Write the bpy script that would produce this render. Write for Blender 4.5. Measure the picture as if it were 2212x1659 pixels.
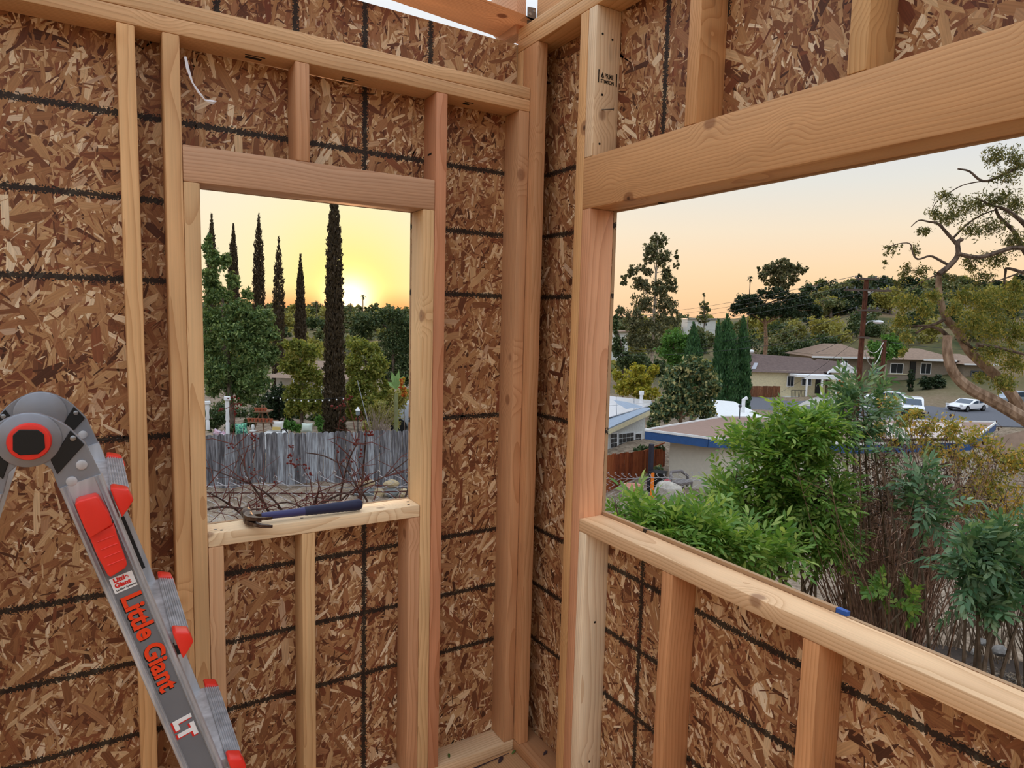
import bpy, bmesh, math, random
import numpy as np
from mathutils import Vector, Matrix
for _o in list(bpy.data.objects): bpy.data.objects.remove(_o)
SC = bpy.context.scene
COL = SC.collection
# ---------------------------------------------------------------- camera, world, sun, exposure
FPX = 1417.1                                   # focal length in pixels of a 2212 x 1659 frame
CAM = np.array([-1.181, -1.8539, 1.5314])      # eye point, floor = 0
CF = np.array([0.52046, 0.84796, -0.10042]); CR = np.array([0.85331, -0.52082, 0.0247]); CU = np.array([0.03136, 0.09854, 0.99464])
cd = bpy.data.cameras.new('camera'); co = bpy.data.objects.new('camera', cd); COL.objects.link(co)
cd.sensor_fit = 'HORIZONTAL'; cd.sensor_width = 36.0; cd.lens = FPX / 2212 * 36.0; cd.clip_start = 0.02; cd.clip_end = 3000
co.matrix_world = Matrix(((CR[0], CU[0], -CF[0], CAM[0]), (CR[1], CU[1], -CF[1], CAM[1]), (CR[2], CU[2], -CF[2], CAM[2]), (0, 0, 0, 1)))
SC.camera = co
SC.view_settings.view_transform = 'Standard'; SC.view_settings.look = 'None'
SC.view_settings.exposure = 0.0; SC.view_settings.gamma = 1.0; SC.view_settings.use_curve_mapping = False
SC.cycles.max_bounces = 6; SC.cycles.diffuse_bounces = 3; SC.cycles.adaptive_threshold = 0.055; SC.cycles.adaptive_min_samples = 12; SC.cycles.glossy_bounces = 2; SC.cycles.transmission_bounces = 4
SC.cycles.transparent_max_bounces = 4; SC.cycles.sample_clamp_indirect = 6.0
SUN = np.array([0.30288, 0.95282, 0.02013])

def lin(c, a=1.0):
    f = lambda v: (v / 255 / 12.92) if v / 255 <= 0.04045 else ((v / 255 + 0.055) / 1.055) ** 2.4
    return (f(c[0]), f(c[1]), f(c[2]), a)

class NT:
    """small wrapper that writes node trees"""
    def __init__(s, tree): s.t = tree; s.n = tree.nodes; s.l = tree.links
    def put(s, inp, v):
        if v is None: return
        if isinstance(v, bpy.types.NodeSocket): s.l.new(v, inp)
        else:
            try: inp.default_value = v
            except Exception: inp.default_value = (v, v, v)
    def node(s, ty, ins=(), **kw):
        n = s.n.new(ty)
        for k, v in kw.items(): setattr(n, k, v)
        for k, v in (ins.items() if isinstance(ins, dict) else enumerate(ins)): s.put(n.inputs[k], v)
        return n
    def m(s, op, a, b=None, c=None, clamp=False):
        n = s.n.new('ShaderNodeMath'); n.operation = op; n.use_clamp = clamp
        s.put(n.inputs[0], a); s.put(n.inputs[1], b); s.put(n.inputs[2], c)
        return n.outputs[0]
    def vm(s, op, a, b=None):
        n = s.n.new('ShaderNodeVectorMath'); n.operation = op
        s.put(n.inputs[0], a); s.put(n.inputs[1], b)
        return n.outputs['Value'] if op in ('DOT_PRODUCT', 'LENGTH', 'DISTANCE') else n.outputs[0]
    def sep(s, v): n = s.node('ShaderNodeSeparateXYZ', [v]); return n.outputs[0], n.outputs[1], n.outputs[2]
    def comb(s, x=0., y=0., z=0.): return s.node('ShaderNodeCombineXYZ', [x, y, z]).outputs[0]
    def mix(s, f, a, b, mode='MIX'):
        n = s.n.new('ShaderNodeMix'); n.data_type = 'RGBA'; n.blend_type = mode
        s.put(n.inputs[0], f); s.put(n.inputs[6], a); s.put(n.inputs[7], b)
        return n.outputs[2]
    def ramp(s, f, stops, interp='LINEAR'):
        n = s.n.new('ShaderNodeValToRGB'); n.color_ramp.interpolation = interp; e = n.color_ramp.elements
        while len(e) < len(stops): e.new(0.5)
        for q, (p, c) in zip(e, stops): q.position = p; q.color = c
        s.put(n.inputs[0], f); return n.outputs[0]
    def rng(s, v, a, b, c=0., d=1., smooth=False):
        n = s.n.new('ShaderNodeMapRange'); n.interpolation_type = 'SMOOTHSTEP' if smooth else 'LINEAR'
        s.put(n.inputs[0], v); s.put(n.inputs[1], a); s.put(n.inputs[2], b); s.put(n.inputs[3], c); s.put(n.inputs[4], d)
        return n.outputs[0]
    def noise(s, vec, scale=5., detail=2., rough=0.5, dim='3D', col=False):
        n = s.n.new('ShaderNodeTexNoise'); n.noise_dimensions = dim
        s.put(n.inputs['Vector'], vec); n.inputs['Scale'].default_value = scale
        n.inputs['Detail'].default_value = detail; n.inputs['Roughness'].default_value = rough
        return n.outputs['Color' if col else 0]

# sky: a clear sunset, peach on the horizon, pale blue above, yellow around the low sun
W = bpy.data.worlds.new('sky'); SC.world = W; W.use_nodes = True; W.node_tree.nodes.clear()
n = NT(W.node_tree)
dirv = n.vm('NORMALIZE', n.node('ShaderNodeTexCoord').outputs['Generated'])
_, _, dz = n.sep(dirv)
base = n.ramp(n.m('ABSOLUTE', dz), [(0.0, lin((250, 192, 142))), (0.035, lin((250, 206, 156))), (0.075, lin((250, 216, 174))), (0.13, lin((242, 224, 198))),
        (0.19, lin((226, 224, 216))), (0.26, lin((212, 217, 226))), (0.42, lin((224, 232, 242))), (1.0, lin((228, 238, 250)))])
ang = n.m('MULTIPLY', n.m('ARCCOSINE', n.m('MINIMUM', n.vm('DOT_PRODUCT', dirv, tuple(SUN)), 1.0)), 57.2958)
g_y = n.m('EXPONENT', n.m('MULTIPLY', n.m('POWER', n.m('DIVIDE', ang, 7.2), 1.8), -1.0))
g_w = n.m('EXPONENT', n.m('MULTIPLY', n.m('POWER', n.m('DIVIDE', ang, 19.0), 2.0), -1.0))
low = n.rng(dz, 0.0, 0.045, 1.0, 0.0, True)
g_o = n.m('MULTIPLY', low, n.m('EXPONENT', n.m('MULTIPLY', n.m('POWER', n.m('DIVIDE', ang, 13.0), 2.0), -1.0)))
skc = n.mix(n.m('MULTIPLY', g_w, 0.85), base, lin((255, 241, 212)))
skc = n.mix(n.m('MULTIPLY', g_y, 0.92), skc, lin((255, 240, 112)))
skc = n.mix(n.m('MULTIPLY', g_o, 0.8), skc, lin((255, 122, 62)))
core = n.m('EXPONENT', n.m('MULTIPLY', n.m('POWER', n.m('DIVIDE', ang, 1.7), 2.0), -1.0))
skc = n.mix(1.0, skc, n.mix(core, (0, 0, 0, 1), (2.6, 2.0, 1.1, 1)), 'ADD')
lift = n.rng(dz, 0.28, 0.95, 1.07, 1.7, True)  # sky strength raised towards the unseen zenith to brighten the room
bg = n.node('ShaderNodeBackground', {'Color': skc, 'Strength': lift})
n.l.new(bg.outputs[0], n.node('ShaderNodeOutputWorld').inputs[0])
sl = bpy.data.lights.new('sun', 'SUN'); sl.energy = 0.8; sl.color = (1.0, 0.5, 0.24); sl.angle = 0.02
so = bpy.data.objects.new('sun', sl); COL.objects.link(so)
so.rotation_euler = Vector(tuple(SUN)).to_track_quat('Z', 'Y').to_euler()

# ---------------------------------------------------------------- helpers
def ray(u, v): return CF + CR * (u - 1106) / FPX - CU * (v - 829.5) / FPX
def P(u, v, d): return CAM + ray(u, v) * d               # a point of the place at depth d along the lens axis
def PG(u, d, z): 
    """point at depth d, picture column u and world height z"""
    r0 = ray(u, 0); r1 = ray(u, 1659); a = CAM[2] + r0[2] * d; b = CAM[2] + r1[2] * d
    v = 1659 * (a - z) / (a - b); return P(u, v, d)
def px(d): return d / FPX

def hz(x, y):
    """terrain height: a hillside that falls to the flat streets and rises again to the far ridge"""
    dx = x - CAM[0]; dy = y - CAM[1]; r = np.hypot(dx, dy); ph = np.degrees(np.arctan2(dx, dy))
    za = np.interp(r, [0, 3, 8, 13, 17, 24, 40, 70, 130, 220, 330, 600], [-1.95, -1.95, -3.5, -4.4, -4.55, -4.4, -4.6, -7, -8.5, -4.5, 0.2, 2])
    zb = np.interp(r, [0, 2.6, 5, 8, 14, 24, 32, 100, 118, 150, 200, 270, 340, 600], [-1.95, -1.95, -2.35, -3.3, -5.3, -8.4, -8.9, -9.0, -6.5, -1, 5, 12.5, 15, 16])
    zc = np.interp(r, [0, 2.6, 5, 8, 14, 24, 32, 110, 200, 330, 600], [-1.95, -1.95, -2.35, -3.3, -5.3, -8.4, -8.9, -9.2, -7, -1, 4])
    t = np.clip((ph - 24) / 12, 0, 1); q = np.clip((ph - 50) / 7, 0, 1); q = q * q * (3 - 2 * q)
    return 1.5314 + za * (1 - t) + (zc * (1 - q) + zb * q) * t

def mesh_np(name, V, F, smooth=False):
    me = bpy.data.meshes.new(name); V = np.asarray(V, np.float32); F = np.asarray(F, np.int32); k = F.shape[1]
    me.vertices.add(len(V)); me.vertices.foreach_set('co', V.ravel())
    me.loops.add(F.size); me.loops.foreach_set('vertex_index', F.ravel())
    me.polygons.add(len(F)); me.polygons.foreach_set('loop_start', np.arange(0, F.size, k, dtype=np.int32))
    me.polygons.foreach_set('loop_total', np.full(len(F), k, np.int32))
    if smooth: me.polygons.foreach_set('use_smooth', np.ones(len(F), bool))
    me.update(calc_edges=True); return me

def link(name, me, mat=None, parent=None, kind=None, label=None):
    o = bpy.data.objects.new(name, me); COL.objects.link(o)
    if mat is not None and me is not None and not me.materials: me.materials.append(mat)
    if parent is not None: o.parent = parent
    if kind: o['kind'] = kind
    if label: o['label'] = label
    return o

def empty(name, loc=(0, 0, 0), rz=0.0):
    o = bpy.data.objects.new(name, None); COL.objects.link(o); o.location = tuple(loc); o.rotation_euler = (0, 0, rz); o.empty_display_size = 0.1
    return o
def tag(o, label, cat, group=None, kind=None):
    o['label'] = label; o['category'] = cat
    if group: o['group'] = group
    if kind: o['kind'] = kind
    return o
def thing(name, label, cat, loc=(0, 0, 0), rz=0.0, group=None): return tag(empty(name, loc, rz), label, cat, group)

class MB:
    """collects shapes and links them as ONE mesh object"""
    def __init__(s): s.v = []; s.f = []
    def add(s, V, F):
        b = len(s.v); s.v += [tuple(map(float, q)) for q in V]; s.f += [tuple(i + b for i in q) for q in F]; return s
    def box(s, x0, x1, y0, y1, z0, z1):
        return s.add([(x0, y0, z0), (x1, y0, z0), (x1, y1, z0), (x0, y1, z0), (x0, y0, z1), (x1, y0, z1), (x1, y1, z1), (x0, y1, z1)],
                     [(0, 3, 2, 1), (4, 5, 6, 7), (0, 1, 5, 4), (1, 2, 6, 5), (2, 3, 7, 6), (3, 0, 4, 7)])
    def prism(s, pts, off):
        """pts: 3-D loop, extruded by the vector off"""
        k = len(pts); a = [np.array(q, float) for q in pts]; b = [q + np.array(off, float) for q in a]
        return s.add(a + b, [tuple(range(k - 1, -1, -1)), tuple(range(k, 2 * k))] + [(i, (i + 1) % k, k + (i + 1) % k, k + i) for i in range(k)])
    def tube(s, pts, rad, k=6, cap=True):
        pts = [np.array(q, float) for q in pts]
        if np.isscalar(rad): rad = [rad] * len(pts)
        V = []; F = []; up = None
        for i, q in enumerate(pts):
            t = pts[min(i + 1, len(pts) - 1)] - pts[max(i - 1, 0)]; t = t / (np.linalg.norm(t) + 1e-9)
            if up is None: up = np.array([0, 0, 1.]) if abs(t[2]) < 0.9 else np.array([1., 0, 0])
            a = np.cross(t, up); a /= np.linalg.norm(a) + 1e-9; b = np.cross(a, t); up = b
            for j in range(k):
                w = 2 * math.pi * j / k; V.append(q + (a * math.cos(w) + b * math.sin(w)) * rad[i])
        for i in range(len(pts) - 1):
            for j in range(k):
                F.append((i * k + j, i * k + (j + 1) % k, (i + 1) * k + (j + 1) % k, (i + 1) * k + j))
        if cap: F += [tuple(range(k - 1, -1, -1)), tuple(range((len(pts) - 1) * k, len(pts) * k))]
        return s.add(V, F)
    def lathe(s, prof, c=(0, 0, 0), k=12):
        V = []; F = []
        for r, z in prof:
            for j in range(k): w = 2 * math.pi * j / k; V.append((c[0] + r * math.cos(w), c[1] + r * math.sin(w), c[2] + z))
        for i in range(len(prof) - 1):
            for j in range(k): F.append((i * k + j, i * k + (j + 1) % k, (i + 1) * k + (j + 1) % k, (i + 1) * k + j))
        F += [tuple(range(k - 1, -1, -1)), tuple(range((len(prof) - 1) * k, len(prof) * k))]
        return s.add(V, F)
    def ball(s, c, r, k=8, sq=1.0):
        h = k // 2; return s.lathe([(max(1e-4, r * math.sin(math.pi * i / h)), -r * sq * math.cos(math.pi * i / h)) for i in range(h + 1)], c, k)
    def xf(s, M, i0=0):
        M = np.array(M); s.v = s.v[:i0] + [tuple(M[:3, :3] @ np.array(q) + M[:3, 3]) for q in s.v[i0:]]; return s
    def build(s, name, mat, parent=None, smooth=False, bevel=0.0, seg=2, label=None, kind=None):
        me = bpy.data.meshes.new(name); me.from_pydata(s.v, [], s.f)
        bm = bmesh.new(); bm.from_mesh(me); bmesh.ops.recalc_face_normals(bm, faces=bm.faces[:])
        if bevel: bmesh.ops.bevel(bm, geom=bm.edges[:], offset=bevel, segments=seg, affect='EDGES', profile=0.5, clamp_overlap=True)
        bm.to_mesh(me); bm.free()
        if smooth:
            me.polygons.foreach_set('use_smooth', [True] * len(me.polygons)); me.set_sharp_from_angle(angle=math.radians(42))
        return link(name, me, mat, parent, kind, label)

def copy_tree(o, parent=None):
    c = o.copy(); COL.objects.link(c); c.parent = parent
    for ch in list(o.children): copy_tree(ch, c)
    return c

# ---------------------------------------------------------------- materials
MATS = {}
def mat(name, fn):
    if name in MATS: return MATS[name]
    m = bpy.data.materials.new(name); m.use_nodes = True; m.node_tree.nodes.clear(); t = NT(m.node_tree)
    out = t.node('ShaderNodeOutputMaterial'); t.l.new(fn(t), out.inputs[0]); MATS[name] = m; return m
def prin(t, col, rough=0.6, metal=0.0, spec=0.3, bump=None, bs=0.2, bd=0.01):
    ins = {'Base Color': col, 'Roughness': rough, 'Metallic': metal, 'Specular IOR Level': spec}
    if bump is not None: ins['Normal'] = t.node('ShaderNodeBump', {'Strength': bs, 'Distance': bd, 'Height': bump}).outputs[0]
    return t.node('ShaderNodeBsdfPrincipled', ins).outputs[0]
def flat(name, rgb, rough=0.6, metal=0.0, spec=0.3, var=0.12, scale=6.0):
    """a plain surface with faint unevenness"""
    def f(t):
        p = t.node('ShaderNodeNewGeometry').outputs['Position']
        k = t.rng(t.noise(p, scale, 3), 0.25, 0.75, 1 - var, 1 + var)
        c = t.mix(1.0, lin(rgb), t.comb(k, k, k), 'MULTIPLY')
        return prin(t, c, rough, metal, spec)
    return mat(name, f)

def osb_ink(t, col):
    """printed nailing lines with fuzzy edges, 8 and 16 inches apart"""
    g = t.node('ShaderNodeNewGeometry'); x, y, z = t.sep(g.outputs['Position']); s = t.m('ADD', x, y); nb = t.comb(s, z, 0.)
    fz = t.noise(nb, 210., 1, dim='2D'); d = None
    for o in (-.8128, -.6096, -.4064, 0., .4064, .6096, .8128):
        a = t.m('ABSOLUTE', t.m('SUBTRACT', z, 1.197 + o)); d = a if d is None else t.m('MINIMUM', d, a)
    up = t.m('GREATER_THAN', z, 2.25); d = t.m('ADD', d, t.m('MULTIPLY', up, 10.))
    d = t.m('MINIMUM', d, t.m('ABSOLUTE', t.m('SUBTRACT', s, -.432)))
    for o in (-.63, -.225, -.83):
        d = t.m('MINIMUM', d, t.m('ADD', t.m('ABSOLUTE', t.m('SUBTRACT', s, o)), t.m('MULTIPLY', t.m('SUBTRACT', 1., up), 10.)))
    ink = t.m('LESS_THAN', d, t.rng(fz, .25, .75, .0025, .0135))
    return t.mix(t.m('MULTIPLY', ink, .94), col, lin((26, 22, 20)))
def m_osb(t): return prin(t, osb_ink(t, lin((176, 142, 108))), 0.7, 0, 0.2)
def m_strand(t):
    r = t.node('ShaderNodeNewGeometry').outputs['Random Per Island']; uv = t.node('ShaderNodeUVMap').outputs[0]
    c = t.ramp(r, [(0.0, lin((72, 42, 28))), (0.12, lin((116, 70, 45))), (0.34, lin((150, 102, 66))), (0.56, lin((176, 130, 87))), (0.78, lin((196, 156, 112))), (0.91, lin((220, 188, 148))), (1.0, lin((236, 214, 182)))])
    r2 = t.m('FRACT', t.m('MULTIPLY', r, 57.3)); c = t.mix(t.rng(r2, .5, 1., 0., .55), c, lin((140, 76, 50)))
    g = t.rng(t.noise(t.vm('MULTIPLY', uv, (14., 330., 1.)), 1., 1, dim='2D'), .3, .7, .86, 1.10)
    c = t.mix(1.0, c, t.comb(g, g, g), 'MULTIPLY')
    return prin(t, osb_ink(t, c), 0.55, 0, 0.3)
def strands(parent, rects, left, seed):
    """the pressed wood flakes of a strand board face: thin overlapping chips on the sheet's room side"""
    R = np.random.default_rng(seed); VV = []; UV = []
    for (a0, a1, b0, b1) in rects:
        A = (a1 - a0) * (b1 - b0)
        for cnt, Lr, Wr, lay in ((1500, (.05, .13), (.014, .034), 0.), (2000, (.03, .11), (.006, .020), .25), (3000, (.015, .06), (.003, .010), .5), (800, (.04, .12), (.008, .026), .55), (3600, (.008, .04), (.0015, .0055), .6)):
            n_ = int(cnt * A); c = np.c_[R.uniform(a0, a1, n_), R.uniform(b0, b1, n_)]
            th = np.where(R.random(n_) < .5, R.normal(1.2, .55, n_), R.uniform(0, math.pi, n_)); L = R.uniform(*Lr, n_) / 2; Wd = R.uniform(*Wr, n_) / 2
            d = np.c_[np.cos(th), np.sin(th)]; e = np.c_[-d[:, 1], d[:, 0]]; h = (lay + R.random(n_) * .45) * .0008 + .0002
            k = np.array([(-1, -.55), (-.35, -1), (.75, -.9), (1, .3), (.55, 1), (-.85, .75)])
            q = np.tile(k, (n_, 1, 1)) + R.normal(0, .16, (n_, 6, 2))
            p2 = c[:, None] + d[:, None] * (q[..., :1] * L[:, None, None]) + e[:, None] * (q[..., 1:] * Wd[:, None, None])
            p2[..., 0] = np.clip(p2[..., 0], a0, a1); p2[..., 1] = np.clip(p2[..., 1], b0, b1)
            dep = np.repeat(.0889 - h, 6)
            f = p2.reshape(-1, 2); VV.append(np.c_[f[:, 0], dep, f[:, 1]] if left else np.c_[dep, f[:, 0], f[:, 1]])
            UV.append(np.c_[(q[..., 0] * L[:, None]).ravel(), (q[..., 1] * Wd[:, None] + R.random(n_)[:, None] * 9).ravel()])
    V = np.concatenate(VV); U = np.concatenate(UV); F = np.arange(len(V)).reshape(-1, 6)
    if not left: F = F[:, ::-1]
    me = mesh_np('wood_strands', V, F); ul = me.uv_layers.new(name='UVMap'); ul.data.foreach_set('uv', U[F.ravel()].astype(np.float32).ravel())
    return link('wood_strands', me, STRAND, parent, 'stuff')

def m_lumber(t):
    """sawn fir; the board's length is local Z, its tint the object's colour"""
    oi = t.node('ShaderNodeObjectInfo'); tc = t.node('ShaderNodeTexCoord').outputs['Object']
    rnd = oi.outputs['Random']; x, y, z = t.sep(tc)
    r2 = t.m('FRACT', t.m('MULTIPLY', rnd, 17.31)); r3 = t.m('FRACT', t.m('MULTIPLY', rnd, 91.7))
    zz = t.m('ADD', z, t.m('MULTIPLY', rnd, 37.0))
    w = t.noise(t.comb(t.m('MULTIPLY', x, 3.), t.m('MULTIPLY', y, 3.), t.m('MULTIPLY', zz, 1.6)), 1.0, 2, col=True)
    wx, wy, _ = t.sep(w)
    # knots bend the rings
    kv = t.node('ShaderNodeTexVoronoi', {'Vector': t.comb(t.m('MULTIPLY', x, 6.5), t.m('MULTIPLY', y, 6.5), t.m('MULTIPLY', zz, 5.2)), 'Scale': 1.0})
    kd = kv.outputs['Distance']; kr, kg, _ = t.sep(kv.outputs['Color']); kon = t.m('GREATER_THAN', kr, 0.60)
    kf = t.m('MULTIPLY', t.rng(kd, 0.05, 0.40, 1.0, 0.0, True), kon)
    cx = t.m('ADD', x, t.m('ADD', t.m('MULTIPLY', t.m('SUBTRACT', r2, .5), .16), t.m('MULTIPLY', t.m('SUBTRACT', wx, .5), .05)))
    cy = t.m('ADD', y, t.m('ADD', t.m('ADD', .05, t.m('MULTIPLY', r3, .12)), t.m('MULTIPLY', t.m('SUBTRACT', wy, .5), .05)))
    rad = t.m('SQRT', t.m('ADD', t.m('MULTIPLY', cx, cx), t.m('MULTIPLY', cy, cy)))
    rad = t.m('ADD', rad, t.m('MULTIPLY', kf, .026))
    ring = t.m('FRACT', t.m('MULTIPLY', rad, 120.)); ring = t.m('POWER', ring, 3.0)
    fine = t.noise(t.comb(t.m('MULTIPLY', x, 260.), t.m('MULTIPLY', y, 260.), t.m('MULTIPLY', zz, 6.)), 1.0, 2)
    blot = t.noise(t.comb(t.m('MULTIPLY', x, 9.), t.m('MULTIPLY', y, 9.), t.m('MULTIPLY', zz, 2.2)), 1.0, 3)
    early = oi.outputs['Color']
    late = t.mix(1.0, early, (0.66, 0.50, 0.37, 1), 'MULTIPLY')
    c = t.mix(t.m('MULTIPLY', ring, .62), early, late)
    k = t.m('MULTIPLY', t.rng(fine, .3, .7, .93, 1.05), t.rng(blot, .3, .7, .88, 1.1))
    c = t.mix(1.0, c, t.comb(k, k, k), 'MULTIPLY')
    c = t.mix(t.m('MULTIPLY', t.rng(kd, .08, .13, 1.0, 0.0, True), t.m('MULTIPLY', kon, .6)), c, lin((118, 66, 38)))
    c = t.mix(t.m('MULTIPLY', t.rng(kd, .02, .05, 1.0, 0.0, True), t.m('MULTIPLY', kon, .8)), c, lin((62, 36, 24)))
    gs = t.noise(t.comb(t.m('MULTIPLY', x, 22.), t.m('MULTIPLY', y, 22.), t.m('MULTIPLY', zz, 5.)), 1.0, 3)
    c = t.mix(t.rng(gs, .68, .76, 0., .28), c, lin((82, 72, 62)))
    return prin(t, c, 0.6, 0, 0.28, fine, 0.12, 0.002)

def leafmat(name, c1, c2, c3=None, trans=0.35, spec=0.25, rough=0.5):
    def f(t):
        r = t.node('ShaderNodeNewGeometry').outputs['Random Per Island']
        st = [(0.0, lin(c1)), (0.6, lin(c2))] + ([(0.93, lin(c3))] if c3 else [])
        c = t.ramp(r, st)
        a = t.node('ShaderNodeBsdfPrincipled', {'Base Color': c, 'Roughness': rough, 'Specular IOR Level': spec}).outputs[0]
        b = t.node('ShaderNodeBsdfTranslucent', {'Color': t.mix(1.0, c, (1.25, 1.15, .6, 1), 'MULTIPLY')}).outputs[0]
        return t.node('ShaderNodeMixShader', [trans, a, b]).outputs[0]
    return mat(name, f)
def barkmat(name, c1, c2, sc=18.):
    def f(t):
        p = t.node('ShaderNodeNewGeometry').outputs['Position']; k = t.noise(t.vm('MULTIPLY', p, (1., 1., .35)), sc, 4)
        return prin(t, t.ramp(k, [(0.35, lin(c1)), (0.65, lin(c2))]), 0.8, 0, 0.15, k, 0.6, 0.02)
    return mat(name, f)
def weathered(name, c1, c2, c3):
    """grey or stained boards: long streaks along world Z, each piece its own tone"""
    def f(t):
        oi = t.node('ShaderNodeObjectInfo').outputs['Random']; p = t.node('ShaderNodeNewGeometry').outputs['Position']
        x, y, z = t.sep(p)
        k = t.noise(t.comb(t.m('ADD', t.m('MULTIPLY', x, 30.), t.m('MULTIPLY', oi, 50.)), t.m('MULTIPLY', y, 30.), t.m('MULTIPLY', z, 2.2)), 1.0, 4, .6)
        k = t.m('ADD', k, t.m('MULTIPLY', t.m('SUBTRACT', oi, .5), .28))
        return prin(t, t.ramp(k, [(0.3, lin(c1)), (0.5, lin(c2)), (0.72, lin(c3))]), 0.8, 0, 0.15)
    return mat(name, f)
OSB = mat('osb', m_osb); STRAND = mat('wood_strand', m_strand); LUM = mat('sawn_fir', m_lumber)
WHITE = flat('white_paint', (232, 234, 236), .5, var=.05); DARKGLASS = flat('dark_glass', (34, 40, 48), .12, 0, .6)
BLACKP = flat('black_plastic', (20, 20, 22), .45, 0, .4, .06); STEEL = flat('steel', (150, 152, 156), .35, .9, .5)
# ---------------------------------------------------------------- the framed corner: floor, two walls, roof timbers
RNG = random.Random(4)
TINTS = [(217, 173, 126), (226, 185, 140), (211, 159, 114), (222, 179, 138), (207, 154, 115), (230, 193, 150)]
def lumber(parent, name, axis, xr, yr, zr, tint=None, label=None, bevel=0.0035):
    c = [(q[0] + q[1]) / 2 for q in (xr, yr, zr)]; d = [(q[1] - q[0]) / 2 for q in (xr, yr, zr)]
    hx, hy, hz_ = {'z': (d[0], d[1], d[2]), 'x': (d[2], d[1], d[0]), 'y': (d[0], d[2], d[1])}[axis]
    o = MB().box(-hx, hx, -hy, hy, -hz_, hz_).build(name, LUM, parent, True, bevel, 2, label)
    o.location = c; o.rotation_euler = {'z': (0, 0, 0), 'x': (0, math.pi / 2, 0), 'y': (-math.pi / 2, 0, 0)}[axis]
    t = tint or RNG.choice(TINTS); k = RNG.uniform(.95, 1.04); cl = lin(t); o.color = (cl[0] * k, cl[1] * k, cl[2] * k, 1); return o
DP = .0889; OT = .1000
def root(name, label):
    o = empty(name); o['kind'] = 'structure'; o['label'] = label; return o
def decal_text(parent, txt, size, loc, rot, m, off=0.0, ext=0.0002, spacing=1.0, name='lettering'):
    cu = bpy.data.curves.new(name, 'FONT'); cu.body = txt; cu.size = size; cu.offset = off; cu.extrude = ext; cu.space_character = spacing; cu.resolution_u = 4
    tmp = bpy.data.objects.new('tmp', cu); COL.objects.link(tmp); dg = bpy.context.evaluated_depsgraph_get()
    me = bpy.data.meshes.new_from_object(tmp.evaluated_get(dg)); bpy.data.objects.remove(tmp); me.materials.clear()
    o = link(name, me, m, parent); o.location = loc; o.rotation_euler = rot; return o
INK = flat('black_ink', (26, 22, 20), .7, var=.2, scale=300)
BLUEP = flat('blue_tape', (40, 84, 160), .5); NAIL = flat('nail_steel', (96, 86, 78), .4, .7)

fl = root('floor', 'bare plywood subfloor in the corner of the framed room')
for i in range(3):
    for j in range(2):
        x1 = .1 - 1.2192 * i; y1 = .1 - 2.4384 * j
        o = lumber(fl, 'plywood_sheet', 'y', (x1 - 1.2172, x1), (y1 - 2.4364, y1), (-.0185, 0), (209, 166, 122), bevel=.001)
MB().box(-3.7, .1, -4.9, .1, -.25, -.02).build('joist_box', flat('joist_brown', (150, 112, 78)), fl)  # solid block under the plywood in one even brown

# wall_left holds the window with the hammer; its stud faces are the plane y = 0
WL = root('wall_left', 'bare stud wall with a small square window opening and strand board behind')
WR = root('wall_right', 'bare stud wall with a wide window opening under a deep beam')
def osb(parent, pts, yz, label=None):
    """sheet from a loop of (s, z); yz True = wall_left (s is x), else wall_right (s is y)"""
    if yz: q = [(a, DP, b) for a, b in pts]; off = (0, OT - DP, 0)
    else: q = [(DP, a, b) for a, b in pts]; off = (OT - DP, 0, 0)
    return MB().prism(q, off).build('strand_board_sheet', OSB, parent, label=label)
SH = []
x0, x1, zs, zh = -.9765, -.3695, .9414, 1.849; zm = 1.197
SH.append(osb(WL, [(-1.127, -.1), (.0995, -.1), (.0995, zm - .001), (x1, zm - .001), (x1, zs), (x0, zs), (x0, zm - .001), (-1.127, zm - .001)], True))
SH.append(osb(WL, [(-1.127, zm + .001), (x0, zm + .001), (x0, zh), (x1, zh), (x1, zm + .001), (.0995, zm + .001), (.0995, 2.251), (-1.127, 2.251)], True))
SH.append(osb(WL, [(-3.4, -.1), (-1.129, -.1), (-1.129, zm - .001), (-3.4, zm - .001)], True))
SH.append(osb(WL, [(-3.4, zm + .001), (-1.129, zm + .001), (-1.129, 2.251), (-3.4, 2.251)], True))
SH.append(osb(WL, [(-2.4, 2.253), (.0995, 2.253), (.0995, 2.430), (-2.4, 2.432)], True, 'pale strip of strand board above the double plate'))
strands(SH[0], [(-1.127, x0, .03, zm), (x1, -.001, .03, zm), (x0, x1, .03, zs)], True, 1)
strands(SH[1], [(-1.127, x0, zm, 2.2), (x1, -.001, zm, 2.2), (x0, x1, zh, 2.2)], True, 2)
strands(SH[2], [(-2.2, -1.129, .03, zm)], True, 3); strands(SH[3], [(-2.2, -1.129, zm, 2.2)], True, 4); strands(SH[4], [(-1.6, -.001, 2.255, 2.43)], True, 5)
lumber(WL, 'bottom_plate', 'x', (-3.4, -.001), (0, DP), (0, .038), (231, 199, 160))
lumber(WL, 'top_plate', 'x', (-3.4, -.001), (0, DP), (2.194, 2.232), (220, 177, 132))
lumber(WL, 'top_plate', 'x', (-3.4, -.001), (0, DP), (2.232, 2.270), (224, 183, 138))
ks = (.038, 2.194)
for xa, tn in ((-2.774, None), (-2.367, None), (-1.96, None), (-1.554, None), (-1.147, (226, 179, 127)), (-1.0525, (217, 171, 122))):
    lumber(WL, 'stud', 'z', (xa, xa + .038), (0, DP), ks, tn)
lumber(WL, 'trimmer_stud', 'z', (-1.0142, -.9765), (0, DP), (.038, zh), (216, 175, 128), 'trimmer stud with rows of tiny roller dents')
lumber(WL, 'trimmer_stud', 'z', (-.3695, -.3317), (0, DP), (.038, zh), (224, 185, 137))
lumber(WL, 'king_stud', 'z', (-.3314, -.2935), (0, DP), ks, (208, 146, 109), 'reddish stud beside the window opening')
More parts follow.
